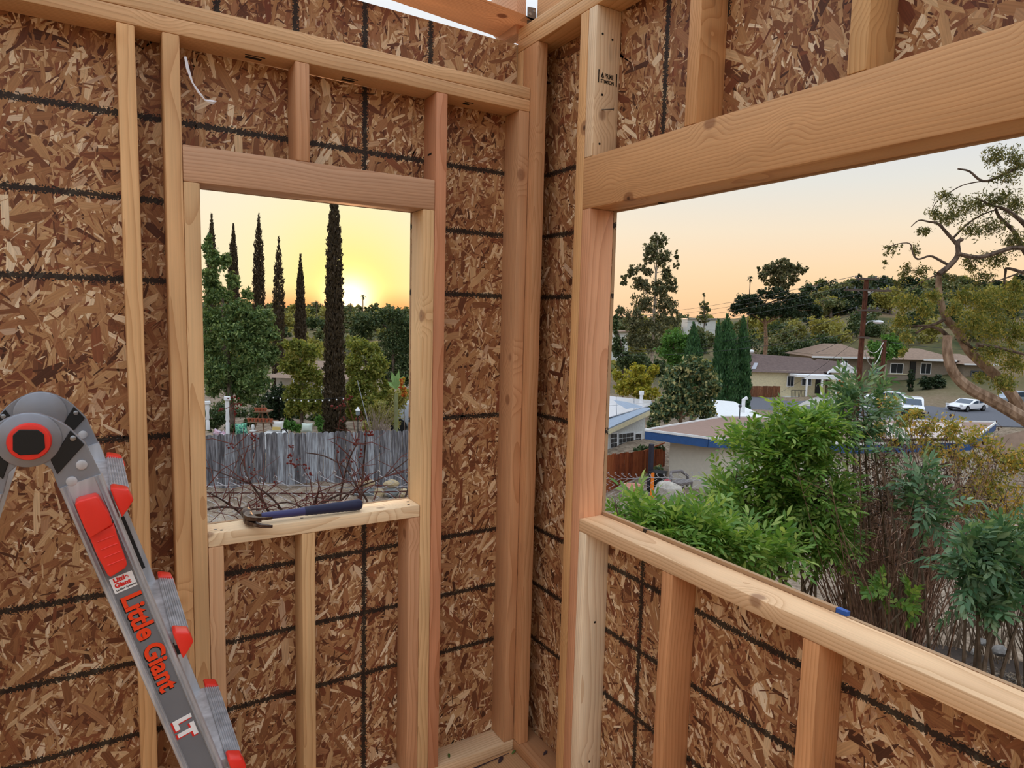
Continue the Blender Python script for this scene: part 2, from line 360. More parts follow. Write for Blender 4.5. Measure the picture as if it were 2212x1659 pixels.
lumber(WL, 'corner_stud', 'z', (-.0405, -.0015), (0, DP), ks, (209, 158, 116))
lumber(WL, 'header', 'x', (-1.0140, -.3319), (0, DP), (zh, 1.938), (205, 163, 131), 'greyish header beam over the small window')
lumber(WL, 'cripple_stud', 'z', (-.741, -.703), (0, DP), (1.938, 2.194), (207, 156, 117))
lumber(WL, 'window_sill', 'x', (-.976, -.370), (0, DP), (.9035, zs), (244, 216, 177), 'pale new sill carrying the hammer')
for xa, tn in ((-.976, (209, 165, 125)), (-.733, (220, 179, 130)), (-.4075, (207, 156, 117))):
    lumber(WL, 'cripple_stud', 'z', (xa, xa + .038), (0, DP), (.038, .9035), tn)
for xx, yy in ((-.955, .03), (-.94, .018), (-.725, .03), (-.39, .05), (-.40, .02)):
    MB().lathe([(.0045, 0), (.0045, .0012), (.003, .0016)], (xx, yy, zs - .0005), 8).build('nail_head', NAIL, WL)
sx = on = None
# stamps pencilled under the plate and on the stud
for xa, ya, w in ((-.86, .03, .05), (-.60, .045, .045), (-.22, .03, .03)):
    MB().box(xa, xa + w, ya, ya + .004, 2.1932, 2.1939).box(xa + .003, xa + w - .006, ya + .012, ya + .026, 2.1932, 2.1939).build('grade_stamp', INK, WL)
MB().box(-.3318, -.3315, .03, .058, 2.018, 2.024).build('pencil_mark', INK, WL)

# wall_right, stud faces are the plane x = 0
zb, zt = 1.849, 1.9938; sB = .9388; YE = -2.45
lumber(WR, 'bottom_plate', 'y', (0, DP), (-2.9, .0885), (0, .038), (190, 140, 99))
for za, zz in ((2.403, 2.4405), (2.4405, 2.478)): lumber(WR, 'top_plate', 'y', (0, DP), (-2.9, .0885), (za, zz), (224, 179, 129))
k2 = (.038, 2.403)
lumber(WR, 'corner_stud', 'z', (0, DP), (.0505, .0885), k2, (220, 177, 128))
lumber(WR, 'corner_stud', 'z', (0, .038), (-.037, .0503), k2, (211, 157, 112), 'stud laid flat into the corner as backing')
lumber(WR, 'king_stud', 'z', (0, DP), (-.2940, -.2563), k2, (217, 169, 116))
lumber(WR, 'trimmer_stud', 'z', (0, DP), (-.3324, -.2943), (.038, zb), (219, 161, 122), 'trimmer stud with pink knots beside the wide opening')
lumber(WR, 'header', 'y', (0, DP), (YE - .04, -.2943), (zb, zt), (215, 165, 116), 'deep knotty beam over the wide opening')
lumber(WR, 'window_sill', 'y', (0, DP), (YE, -.3324), (.9005, sB), (237, 197, 153), 'long pale sill of the wide opening')
for ya, tn, lb in ((-.3705, (244, 222, 190), 'pale stud under the end of the long sill'), (-.719, (206, 148, 102), None), (-1.12, (208, 150, 102), None), (-1.525, None, None), (-1.93, None, None), (-2.34, None, None)):
    lumber(WR, 'cripple_stud', 'z', (0, DP), (ya, ya + .038), (.038, .9005), tn, lb)
pr = None
for ya, tn, lb in ((-.3324, (242, 214, 178), 'pale stamped stud on the end of the beam'), (-.72, (219, 165, 113), None), (-1.1255, (215, 171, 120), None), (-1.53, None, None), (-1.94, None, None), (-2.35, None, None)):
    o = lumber(WR, 'cripple_stud', 'z', (0, DP), (ya, ya + .038), (zt, 2.403), tn, lb)
    if pr is None: pr = o
lumber(WR, 'king_stud', 'z', (0, DP), (YE - .08, YE - .042), k2)
for sg in (((YE, .038), (YE - .001, -.1)),): pass
ya, yb = YE, -.3324
SH.append(osb(WR, [(.088, -.1), (.088, zm - .001), (yb, zm - .001), (yb, sB + .009), (-1.093, sB + .009), (-1.093, -.1)], False))
SH.append(osb(WR, [(-1.095, -.1), (-1.095, sB), (ya, sB), (ya, zm - .001), (-2.9, zm - .001), (-2.9, -.1)], False))
SH.append(osb(WR, [(.088, zm + .001), (.088, 2.478), (-1.10, 2.478), (-1.10, zb - .003), (yb, zb - .003), (yb, zm + .001)], False))
SH.append(osb(WR, [(-1.102, zb - .003), (-1.102, 2.478), (-2.9, 2.478), (-2.9, zm + .001), (ya, zm + .001), (ya, zb - .003)], False))
strands(SH[5], [(yb, .05, .03, zm), (-1.093, yb, .03, sB)], False, 6); strands(SH[6], [(-1.9, -1.095, .03, sB)], False, 7)
strands(SH[7], [(yb, .05, zm, 2.41), (-1.10, yb, 1.99, 2.41)], False, 8); strands(SH[8], [(-1.9, -1.102, 1.99, 2.41)], False, 9)
MB().box(DP + .0005, OT + .001, -1.118, -1.094, sB - .004, sB + .0095).build('blue_tape_end', BLUEP, WR)
# lettering printed on the pale stud (its face looks towards the room along -y)
yf = -.3324 - .0004
decal_text(WR, 'PRIME', .0185, (.0345, yf, 2.2115), (math.pi / 2, 0, 0), INK, .0003).scale = (.66, 1, 1)
decal_text(WR, 'STIMSON', .0135, (.0205, yf, 2.1975), (math.pi / 2, 0, 0), INK, .0004).scale = (.86, 1, 1)
MB().box(.0115, .0148, yf - .0003, yf + .0002, 2.196, 2.231).build('stamp_bar', INK, WR)
MB().box(.0765, .0798, yf - .0003, yf + .0002, 2.196, 2.231).build('stamp_bar', INK, WR)
MB().prism([(.0205, yf, 2.212), (.0265, yf, 2.226), (.0325, yf, 2.212), (.0285, yf, 2.212), (.0265, yf, 2.218), (.0245, yf, 2.212)], (0, -.0003, 0)).prism([(.0255, yf, 2.209), (.0275, yf, 2.209), (.0275, yf, 2.214), (.0255, yf, 2.214)], (0, -.0003, 0)).build('stamp_tree', INK, WR)
MB().tube([(.028, -.333, 2.124), (.056, -.352, 2.126)], .0016, 6).tube([(.055, -.3515, 2.126), (.0565, -.3525, 2.126)], .004, 6).build('bent_nail', NAIL, WR)
for xx, zz in ((.058, 2.32), (.022, 2.328), (.028, 2.165), (.025, 2.03)): MB().tube([(xx, yf + .001, zz), (xx, yf - .0004, zz)], .0035, 8).build('nail_hole', INK, WR)
for xx, zz in ((.045, .62), (.045, .17)): MB().tube([(xx, -.3705 + .001, zz), (xx, -.3709, zz)], .0038, 8).build('nail_hole', INK, WR)
MB().box(.01, .04, -1.72, -1.712, sB, sB + .0006).build('pencil_mark', INK, WR)

# roof timbers resting on the walls
RF = root('ceiling', 'open roof timbers, one rafter and blocking with the sky showing through')
a0, a1 = np.array((-2.6, .0525, 2.24)), np.array((.05, .0525, 2.482)); ang_r = math.atan2(a1[2] - a0[2], a1[0] - a0[0])
sl_ = (2.478 - 2.417) / .53
rp = [(-2.7, 2.478 - 2.7 * sl_), (-.002, 2.4740), (-.002, 2.4795), (.0895, 2.4795), (.0895, 2.488), (.5, 2.52), (.5, 2.69), (-2.7, 2.66 - 2.7 * sl_)]
ro = MB().prism([(0, q[1] - 2.5, q[0]) for q in rp], (0, .036, 0)).build('rafter', LUM, RF, True, .003, 2)
ro.matrix_world = Matrix(((0, 0, 1, 0), (0, 1, 0, .0525), (1, 0, 0, 2.5), (0, 0, 0, 1))); ro.color = lin((206, 160, 122))
lk = [(.10, 2.470), (.20, 2.470), (.336, 2.58), (.336, 2.64), (.10, 2.64)]
lo = MB().prism([(q[1] - 2.5, 0, q[0]) for q in lk], (0, .038, 0)).build('lookout', LUM, RF, True, .002, 2)
lo.matrix_world = Matrix(((0, 1, 0, .0), (0, 0, 1, 0), (1, 0, 0, 2.5), (0, 0, 0, 1))); lo.color = lin((222, 170, 134))
lumber(RF, 'blocking', 'y', (.048, DP), (-.62, .050), (2.479, 2.62), (219, 171, 126))
lumber(RF, 'blocking', 'y', (.048, DP), (-2.9, -.66), (2.479, 2.62), (219, 171, 126))
tie = MB().prism([(.012, .0505, 2.483), (.012, .0505, 2.540), (.044, .0505, 2.543), (.047, .0505, 2.52), (.047, .0505, 2.483)], (0, .0018, 0)).build('metal_tie', STEEL, RF)
for xx, zz in ((.022, 2.519), (.037, 2.532)): MB().tube([(xx, .0507, zz), (xx, .0485, zz)], .0045, 8).build('screw', flat('screw_zinc', (190, 200, 208), .3, .9), tie)

# ---------------------------------------------------------------- hammer on the sill
HM = thing('claw_hammer', 'claw hammer with navy blue grip lying on the pale window sill', 'hammer', (-.868, .030, zs), math.radians(-1.5))
RUST = mat('worn_steel', lambda t: prin(t, t.ramp(t.noise(t.node('ShaderNodeTexCoord').outputs['Object'], 60., 4), [(.35, lin((58, 42, 36))), (.6, lin((96, 78, 66))), (.75, lin((150, 140, 130)))]), .38, .75, .5))
NAVY = flat('navy_grip', (32, 36, 66), .55, 0, .35, .1, 90); NAVY2 = flat('navy_shaft', (52, 52, 104), .4, 0, .45)
h = MB(); hzc = .021
h.tube([(0, -.016, hzc), (0, .016, hzc)], [.0145, .0150], 14).tube([(0, .016, hzc), (.0, .030, hzc), (0, .036, hzc), (0, .056, hzc), (0, .058, hzc)], [.0145, .0118, .0150, .0152, .0138], 16)
h.box(-.014, .030, -.014, .014, hzc - .012, hzc + .012)
for sg in (-1, 1):
    c = [(-.002, -.010), (.002, -.028), (.010, -.044), (.024, -.058), (.048, -.068)]; wd = [.0125, .0115, .010, .0085, .007]; th = [.013, .010, .0075, .0055, .003]
    V = []
    for (xx, yy), w_, t_ in zip(c, wd, th):
        i = c.index((xx, yy)); zc0 = hzc + sg * (.0062 + .0055 * max(0, i - 1) / 3); nx, ny = (.75, .66) if i > 1 else (.95, .3)
        for sx_, sz_ in ((-1, -1), (1, -1), (1, 1), (-1, 1)): V.append((xx + nx * sx_ * t_, yy + ny * sx_ * t_ * .6, zc0 + sz_ * w_ * .5))
    h.add(V, [(i * 4 + j, i * 4 + (j + 1) % 4, i * 4 + 4 + (j + 1) % 4, i * 4 + 4 + j) for i in range(4) for j in range(4)] + [(3, 2, 1, 0), (16, 17, 18, 19)])
h.build('head', RUST, HM, True)
MB().tube([(.024, 0, hzc), (.05, 0, hzc), (.10, 0, hzc - .001), (.158, 0, hzc - .001)], [.0098, .0105, .0112, .0122], 12).build('shaft', NAVY2, HM, True)
pts = []; rr = []
for i in range(27):
    f_ = i / 26; pts.append((.150 + .165 * f_, 0, hzc - .0005)); rr.append(.0128 + .0042 * f_ + .0007 * (i % 2) + (-.003 if i == 26 else 0))
MB().tube(pts, rr, 16).build('grip', NAVY, HM, True)
MB().tube([(.314, 0, hzc), (.317, 0, hzc), (.3185, 0, hzc)], [.0135, .0125, .009], 14).build('end_cap', BLACKP, HM, True)

# ---------------------------------------------------------------- folding ladder at the left
LD = thing('folding_ladder', 'open aluminium folding ladder with red locks and dark grey rails by the studs', 'ladder', (-1.3011, -.529, 0), math.atan2(.02304, .99973))
ALU = mat('brushed_aluminium', lambda t: prin(t, t.ramp(t.noise(t.vm('MULTIPLY', t.node('ShaderNodeTexCoord').outputs['Object'], (40., 40., 4.)), 1., 3), [(.3, lin((158, 158, 162))), (.7, lin((206, 207, 212)))]), .45, .35, .5))
ZINC = flat('cast_zinc', (138, 140, 148), .4, .5, .5, .06, 40); REDP = flat('red_plastic', (232, 48, 34), .35, 0, .5, .04, 30)
GREYL = flat('grey_label', (112, 113, 118), .6, 0, .3, .05, 20); ORL = flat('orange_letters', (236, 66, 26), .5, var=.03); WHL = flat('white_vinyl', (236, 236, 238), .5, var=.03); RDL = flat('red_letters', (214, 40, 36), .5, var=.03)
HZ = 1.3106; LWD = .335; dR = np.array((.2887, -.9574)); pR = np.array((.9574, .2887)); S0 = np.array((.0689, -.0772)); RL = (HZ - .0772) / .9574
def L3(a, y, mx=1): return (mx * a[0], y, HZ + a[1])
ribs = [(-.0324, .004), (-.0310, -.0015), (-.0275, -.003), (-.0245, .000), (-.0220, -.003), (-.0205, .0015), (.0205, .0015), (.0220, -.003), (.0245, .000), (.0275, -.003), (.0310, -.0015), (.0324, .004), (.0324, .026), (-.0324, .026)]
outl = [(0, .0460), (.0160, .0435), (.0306, .0365), (.0450, .0270), (.056, .0169), (.0783, -.0122), (.0979, -.0666), (.105, -.092), (.046, -.112), (.0367, -.0852), (.029, -.0531), (.016, -.0405), (0, -.0374)]
outl = outl + [(-a, b) for a, b in reversed(outl[1:-1])]
for far in (0, 1):
    yo = LWD if far else 0.0; sg = -1 if far else 1          # far side is the near one turned round
    if far: yo, sg = LWD - .016, 1
    Y = lambda y: yo + sg * y
    hp = MB().prism([L3(a, Y(.004)) for a in outl], (0, sg * .010, 0)).build('hinge_plate', ZINC, LD, False, .0015, 2)
    MB().lathe([(.0455, 0), (.0455, .004), (.043, .006)], (0, 0, 0), 36).xf(np.array([[1, 0, 0, 0], [0, 0, -sg, Y(.005)], [0, 1, 0, HZ], [0, 0, 0, 1]])).build('hinge_disc', ZINC, hp, True)
    for mx in (1, -1):
        bk = [(.0575, .0120), (.0765, -.0140), (.0365, -.0620), (.0275, -.0340), (.044, -.012)]
        MB().prism([L3(a, Y(.0005), mx) for a in bk], (0, sg * .006, 0)).build('black_insert', BLACKP, hp, False, .001, 1)
        for rx, rz, r in ((.0715, -.049, .0085), (.0563, -.0764, .0085), (.0608, -.0012, .0045)):
            MB().tube([L3((rx, rz), Y(.005), mx), L3((rx, rz), Y(.0015 if r > .006 else -.0015), mx), L3((rx, rz), Y(.0008 if r > .006 else -.0022), mx)], [r, r, r * .8], 14).build('rivet', ALU if r > .006 else STEEL, hp, True)
    if far:
        MB().prism([L3((.004 + .014 * math.cos(a) + (.010 if math.sin(a) > 0 else 0), .012 + .012 * math.sin(a) + (.016 if math.sin(a) > 0 else 0)), Y(-.0008)) for a in np.linspace(0, 2 * math.pi, 16, endpoint=False)], (0, .004, 0)).build('hinge_slot', GREYL, hp)
    kn = far or MB().lathe([(.0305, 0), (.0305, .012), (.0285, .0165), (.0225, .0175)], (0, 0, 0), 28).xf(np.array([[1, 0, 0, .0015], [0, 0, -sg, Y(.0)], [0, 1, 0, HZ - .001], [0, 0, 0, 1]])).build('knob', REDP, LD, True)
    oc = [(-.0205, .013), (-.012, .0215), (.0125, .0195), (.0205, .011), (.021, -.012), (.0115, -.021), (-.013, -.0205), (-.0215, -.012)]
    far or MB().prism([L3((a + .0015, b), Y(-.0172)) for a, b in oc], (0, -sg * .003, 0)).build('knob_centre', BLACKP, kn, False, .001, 1)
    if far: yo, sg = LWD, -1
    for mx in (1, -1):
        prof = [np.array(L3(S0 + pR * a, Y(y), mx)) for a, y in ribs]; off = np.array((mx * dR[0] * RL, 0, dR[1] * RL))
        rail = MB().prism(prof, off).build('rail', ALU, LD, True)
        # grey printed strip in the rail's web
        q0 = S0 + dR * .055
        MB().prism([L3(q0 + pR * -.0200, Y(.0013), mx), L3(q0 + pR * .0200, Y(.0013), mx), L3(q0 + pR * .0200 + dR * .80, Y(.0013), mx), L3(q0 + pR * -.0200 + dR * .80, Y(.0013), mx)], (0, -sg * .0005, 0)).build('label_strip', GREYL, rail)
        # rubber foot
        e0 = S0 + dR * (RL - .05)
        MB().prism([L3(e0 + pR * -.036, Y(-.006), mx), L3(e0 + pR * .036, Y(-.006), mx), L3(e0 + pR * .036 + dR * .03, Y(-.006), mx), L3((e0 + pR * .036 + dR * .03)[0:1].tolist() + [-HZ], Y(-.006), mx), L3((e0 + pR * -.036 + dR * .05)[0:1].tolist() + [-HZ], Y(-.006), mx)], (0, sg * .038, 0)).build('rubber_foot', BLACKP, rail)
        # red slide lock on the rail's face
        lk0 = [(.0598, -.1097), (.0640, -.1040), (.0900, -.0990), (.0945, -.1030), (.1072, -.1307), (.1130, -.1520), (.0790, -.1720), (.0720, -.1520)]
        lk1 = [(.0775, -.1690), (.1150, -.1560), (.1195, -.1780), (.1330, -.2300), (.1300, -.2370), (.1080, -.2490), (.1035, -.2460), (.0900, -.2110)]
        lo_ = MB().prism([L3(a, Y(-.030), mx) for a in lk0], (0, sg * .032, 0)).build('slide_lock', REDP, LD, True, .005, 3)
        MB().prism([L3(a, Y(-.020), mx) for a in lk1], (0, sg * .022, 0)).build('lock_grip', REDP, lo_, True, .004, 3)
        for j in range(4):
            b0 = np.array((.090, -.182)) + dR * .0155 * j; MB().tube([L3(b0, Y(-.0205), mx), L3(b0 + pR * .026, Y(-.0205), mx)], .0012, 6).build('grip_ridge', REDP, lo_)
for mx in (1, -1):
    for k in range(4):
        e0 = np.array((.1125, -.0960)) + np.array((.0909, -.2880)) * k
        T = [e0 + (0, -.003), e0 + (.0285, -.009), e0 + (.0300, -.030), e0 + (.0035, -.030)]
        st = MB().prism([L3(a, .012, mx) for a in T], (0, LWD - .024, 0)).box(*sorted((mx * (e0[0] - .05), mx * (e0[0] + .004))), .02, LWD - .02, HZ + e0[1] - .028, HZ + e0[1] - .008)
        for j in range(7):
            b = e0 + np.array((.003 + .0042 * j, -.0025 - .0009 * j)); st.tube([L3(b, .03, mx), L3(b, LWD - .03, mx)], .0013, 5)
        st = st.build('step', ALU, LD)
        C_ = [e0 + (-.001, .001), e0 + (.004, .003), e0 + (.0265, -.0045), e0 + (.0345, -.0240), e0 + (.0245, -.0400), e0 + (.0155, -.0535), e0 + (.008, -.030)]
        for y_ in (-.004, LWD - .030): MB().prism([L3(a, y_, mx) for a in C_], (0, .034, 0)).build('red_end_cap', REDP, st, True, .003, 2)
# printing on the near right rail; u runs down the rail, letters stand to the right of their baseline
def on_rail(txt, size, s, p, m, off, nm='lettering', y=-.0002, turn=True):
    b = S0 + dR * s + pR * p; a = math.atan2(dR[1], dR[0]) if turn else math.atan2(pR[1], pR[0])
    M_ = Matrix.Translation((b[0], y, HZ + b[1])) @ Matrix.Rotation(-a, 4, 'Y') @ Matrix.Rotation(math.pi / 2, 4, 'X')
    o = decal_text(LD, txt, size, (0, 0, 0), (0, 0, 0), m, off, .00015, name=nm); o.matrix_local = M_; return o
on_rail('Little Giant', .0455, .2265, -.0140, INK, .0022, y=.0004); on_rail('Little Giant', .0455, .2250, -.0128, ORL, .0014)
on_rail('LT', .042, .5000, -.0165, RDL, .0032, y=.0004); on_rail('LT', .042, .4985, -.0140, WHL, .0022)
b0 = S0 + dR * .1855
MB().prism([L3(b0 + pR * -.0185, .0008), L3(b0 + pR * .0185, .0008), L3(b0 + pR * .0185 + dR * .030, .0008), L3(b0 + pR * -.0185 + dR * .030, .0008)], (0, -.0006, 0)).build('sticker', WHL, LD)
on_rail('Little', .0115, .1950, -.0135, RDL, .0006, turn=False); on_rail('Giant', .0115, .2055, -.0145, RDL, .0006, turn=False); on_rail('Ladder Systems', .0052, .2120, -.0150, INK, .0001, turn=False)
# far inner rail carries a black label
for s_ in (.17, .40): 
    b = S0 + dR * s_ + pR * .0
    MB().prism([L3(b + pR * .012, LWD - .0265), L3(b + pR * .024, LWD - .0265), L3(b + pR * .024 + dR * .13, LWD - .0265), L3(b + pR * .012 + dR * .13, LWD - .0265)], (0, -.0006, 0)).build('warning_label', BLACKP, LD)

# ---------------------------------------------------------------- scraps in the room
sc_ = MB().tube([(-1.003, -.002, 2.145), (-.999, -.006, 2.118), (-.990, -.012, 2.085), (-.975, -.014, 2.062), (-.962, -.012, 2.048), (-.945, -.012, 2.046), (-.936, -.010, 2.051)], [.003, .004, .002, .003, .002, .006, .001], 5).build('plastic_scrap', flat('white_film', (232, 232, 240), .4))
tag(sc_, 'thin twisted white plastic scrap hanging from a stud under the plate', 'scrap')
LEAFD = flat('dead_leaf', (62, 44, 48), .8, var=.2, scale=80); LEAFG = flat('torn_leaf', (84, 104, 48), .7, var=.2, scale=80)
def fallen(x, y, z, r, L, m, lab):
    V = [(-L, 0, 0), (-L * .3, L * .32, .003), (L * .4, L * .28, .005), (L, 0, .002), (L * .4, -L * .28, .004), (-L * .3, -L * .32, .002)]
    o = MB().add(V, [(0, 1, 2, 3, 4, 5)]).add([(q[0], q[1], q[2] + .0012) for q in V], [(0, 1, 2, 3, 4, 5)]).build('fallen_leaf', m); o.location = (x, y, z + .001); o.rotation_euler = (.1, .05, r); return tag(o, lab, 'leaf')
fallen(-.070, -.030, 0, .6, .020, LEAFD, 'dark dry leaf on the plywood near the corner'); fallen(-.105, -.070, 0, -.8, .010, LEAFD, 'small dark leaf lying apart on the plywood floor')
fallen(-.012, -.022, .004, .3, .012, LEAFG, 'green torn leaf where the two bottom plates meet'); fallen(-.240, .030, .038, 1.2, .013, LEAFG, 'green leaf scrap on the pale bottom plate')
fallen(.055, -.12, .038, .4, .014, LEAFD, 'dark leaf on the reddish bottom plate by the corner')
tag(MB().tube([(-.40, -.035, .004), (-.25, -.03, .006), (-.12, -.022, .005), (-.03, -.018, .007)], [.002, .003, .002, .001], 5).build('twig', LEAFD), 'thin dark twig along the pale bottom plate', 'twig')
# ---------------------------------------------------------------- the ground outside
rr = np.concatenate([[0.4], np.geomspace(1.2, 620, 64)]); ph = np.radians(np.arange(-180, 180, 2.5))
GR, GP = np.meshgrid(rr, ph, indexing='ij'); gx = CAM[0] + GR * np.sin(GP); gy = CAM[1] + GR * np.cos(GP)
rgn = np.random.default_rng(2); gz = hz(gx, gy) + rgn.normal(0, 1, gx.shape) * np.clip(GR * .004, .008, .5)
na, nb_ = GR.shape; idx = np.arange(na * nb_).reshape(na, nb_); nx_ = np.roll(idx, -1, 1)
Fg = np.stack([idx[:-1], nx_[:-1], nx_[1:], idx[1:]], -1).reshape(-1, 4)
def m_ground(t):
    p = t.node('ShaderNodeNewGeometry').outputs['Position']; d = t.vm('LENGTH', p)
    a = t.noise(p, 2.6, 5, .65); b = t.noise(p, 38., 3, .6); e = t.noise(p, .06, 4, .6)
    near = t.ramp(t.m('ADD', t.m('MULTIPLY', a, .55), t.m('MULTIPLY', b, .45)), [(.34, lin((74, 62, 52))), (.47, lin((128, 112, 96))), (.58, lin((164, 148, 130))), (.7, lin((196, 184, 168)))])
    far = t.ramp(e, [(.35, lin((62, 70, 44))), (.5, lin((104, 96, 66))), (.65, lin((126, 108, 84)))])
    return prin(t, t.mix(t.rng(d, 60., 110.), near, far), .9, 0, .1, b, .6, .03)
GROUND = mat('dirt_ground', m_ground)
g = link('ground', mesh_np('ground', np.c_[gx.ravel(), gy.ravel(), gz.ravel()], Fg, True), GROUND); g['kind'] = 'structure'; g['label'] = 'bare dirt hillside falling to the street'
def gpt(u, d):
    p = P(u, 720, d); z = float(hz(p[0], p[1])); q = PG(u, d, z); return np.array((q[0], q[1], float(hz(q[0], q[1]))))

class Frame:
    """upright local frame at depth d: X to the right across the view, Y away, Z up; u and v are picture columns and rows"""
    def __init__(s, name, label, cat, u, d, z=None, turn=0.0, group=None):
        s.d = d; s.o = gpt(u, d)
        if z is not None: s.o = PG(u, d, z)
        a = math.atan2(CR[1], CR[0]) + turn; s.rx = np.array((math.cos(a), math.sin(a), 0)); s.fy = np.array((-math.sin(a), math.cos(a), 0))
        s.root = thing(name, label, cat, s.o, a, group); s.turn = turn
    def X(s, u, v=None): 
        p = P(u, 760 if v is None else v, s.d) - s.o; return float(p @ s.rx) / math.cos(s.turn)
    def Z(s, u, v): return float(P(u, v, s.d)[2] - s.o[2])
    def rect(s, u0, u1, v0, v1):
        um, vm = (u0 + u1) / 2, (v0 + v1) / 2; return s.X(u0, vm), s.X(u1, vm), s.Z(um, v1), s.Z(um, v0)
    def box(s, name, m, u0, u1, v0, v1, y0, y1, parent=None, **k):
        a, b, c, e = s.rect(u0, u1, v0, v1); return MB().box(a, b, y0, y1, c, e).build(name, m, parent or s.root, **k)
    def win(s, u0, u1, v0, v1, y, cols=2, rows=1, fr=None, name='window'):
        a, b, c, e = s.rect(u0, u1, v0, v1); w = (b - a); t = min(.09, w * .08)
        f = MB().box(a, b, y - .06, y + .05, c, e).build(name, fr or WHITE, s.root)
        for i in range(cols):
            for j in range(rows):
                MB().box(a + t + (w - 2 * t) * i / cols + t * .35, a + t + (w - 2 * t) * (i + 1) / cols - t * .35, y - .085, y - .055, c + t + (e - c - 2 * t) * j / rows + t * .35, c + t + (e - c - 2 * t) * (j + 1) / rows - t * .35).build('pane', DARKGLASS, f)
        return f
CREAM = flat('cream_stucco', (224, 214, 180), .8); TAN = flat('tan_stucco', (140, 128, 114), .85); ROOFB = flat('brown_shingles', (104, 88, 84), .9, var=.18, scale=3); ROOFT = flat('tan_shingles', (142, 120, 104), .9, var=.18, scale=3)
PANEL = flat('solar_glass', (148, 150, 160), .25, .1, .6, .04, 1); BLUEF = flat('blue_fascia', (52, 88, 142), .5); BEIGE = flat('beige_stucco', (206, 200, 186), .85, var=.05); ROOFP = flat('flat_roof_brown', (150, 124, 112), .9, var=.08)
ORWOOD = flat('orange_wood', (178, 104, 52), .5, var=.25, scale=2.5); ASPH = flat('asphalt', (96, 98, 106), .85); CONC = flat('concrete', (176, 172, 166), .85); GREYD = flat('grey_door', (84, 90, 100), .5); BRFENCE = flat('brown_fence', (126, 86, 62), .8)
GREENL = flat('lawn_green', (84, 118, 60), .9); STUCW = flat('white_stucco', (214, 216, 214), .8)

# street
ra, rb = gpt(1780, 70), gpt(2260, 70); rz = float(min(ra[2], rb[2])) + .06
rd_ = MB().prism([(*PG(1500, 62, rz)[:2], rz), (*PG(2600, 60, rz)[:2], rz), (*PG(2600, 80, rz)[:2], rz), (*PG(1500, 80, rz)[:2], rz)], (0, 0, .05)).build('road', ASPH); rd_['kind'] = 'structure'; rd_['label'] = 'grey asphalt street with parked cars'
dv = MB().prism([(*PG(1720, 72, rz)[:2], rz), (*PG(1880, 72, rz)[:2], rz), (*PG(1850, 88, rz)[:2], rz), (*PG(1780, 88, rz)[:2], rz)], (0, 0, .09)).build('path_driveway', CONC); dv['kind'] = 'structure'; dv['label'] = 'pale concrete driveway before the cream house'

# cream house with porch and gable
f = Frame('house', 'cream single-storey house with dark brown roof, white porch and orange garage door', 'house', 1700, 84)
f.box('wall', CREAM, 1600, 1782, 800, 868, 0, 8.0)
f.box('gable_wing', CREAM, 1787, 1838, 803, 862, -.8, 6.0)
xa, xb, zc_, ze = f.rect(1590, 1795, 768, 804)
MB().add([(xa, -.6, zc_), (xb, -.6, zc_), (xb, 8.6, zc_), (xa, 8.6, zc_), (xa + 3.2, 4, ze), (xb - 1, 4, ze - .4)], [(0, 1, 5, 4), (1, 2, 5), (2, 3, 4, 5), (3, 0, 4), (3, 2, 1, 0)]).build('roof', ROOFB, f.root)
xa, xb, zc_, ze = f.rect(1775, 1845, 781, 804); xm = (xa + xb) / 2
gb = MB().prism([(xa, -1.2, zc_), (xb, -1.2, zc_), (xm, -1.2, ze)], (0, 7.4, 0)).build('gable_roof', ROOFB, f.root)
MB().prism([(xa + .2, -1.25, zc_ + .05), (xb - .2, -1.25, zc_ + .05), (xm, -1.25, ze - .12)], (0, .1, 0)).build('gable_face', WHITE, gb)
for s0, s1 in (((xa, zc_), (xm, ze)), ((xb, zc_), (xm, ze))):
    MB().prism([(s0[0], -1.35, s0[1] - .12), (s1[0], -1.35, s1[1] - .12), (s1[0], -1.35, s1[1] + .12), (s0[0], -1.35, s0[1] + .12)], (0, .2, 0)).build('bargeboard', WHITE, gb)
gd = f.box('garage_door', ORWOOD, 1800, 1827, 819, 857, -.9, -.7)
for i in range(4): f.box('door_plank', ORWOOD, 1801, 1826, 820.5 + i * 9, 828 + i * 9, -.95, -.85, gd)
f.win(1698, 1714, 811, 835, 0, 2, 1); f.win(1729, 1752, 816, 833, 0, 2, 1)
dd = f.box('door', BLACKP, 1760, 1772.5, 816, 850, -.08, .05); f.box('door_handle', STEEL, 1761, 1762.5, 832, 834, -.14, -.08, dd)
f.box('porch_roof', WHITE, 1700, 1793, 806.5, 811, -2.6, 0); f.box('porch_beam', WHITE, 1716, 1793, 811, 815, -2.6, -2.4)
for u in (1722, 1753.5, 1785): f.box('porch_post', WHITE, u - 1.6, u + 1.6, 814, 862, -2.6, -2.4)
f.box('porch_deck', WHITE, 1690, 1788, 857, 864, -2.8, 0)
for i in range(10): f.box('railing_bar', BLACKP, 1690 + i * 3, 1690.5 + i * 3, 838, 857, -2.65, -2.6)
f.box('railing_top', BLACKP, 1690, 1720, 837.5, 838.5, -2.65, -2.6)
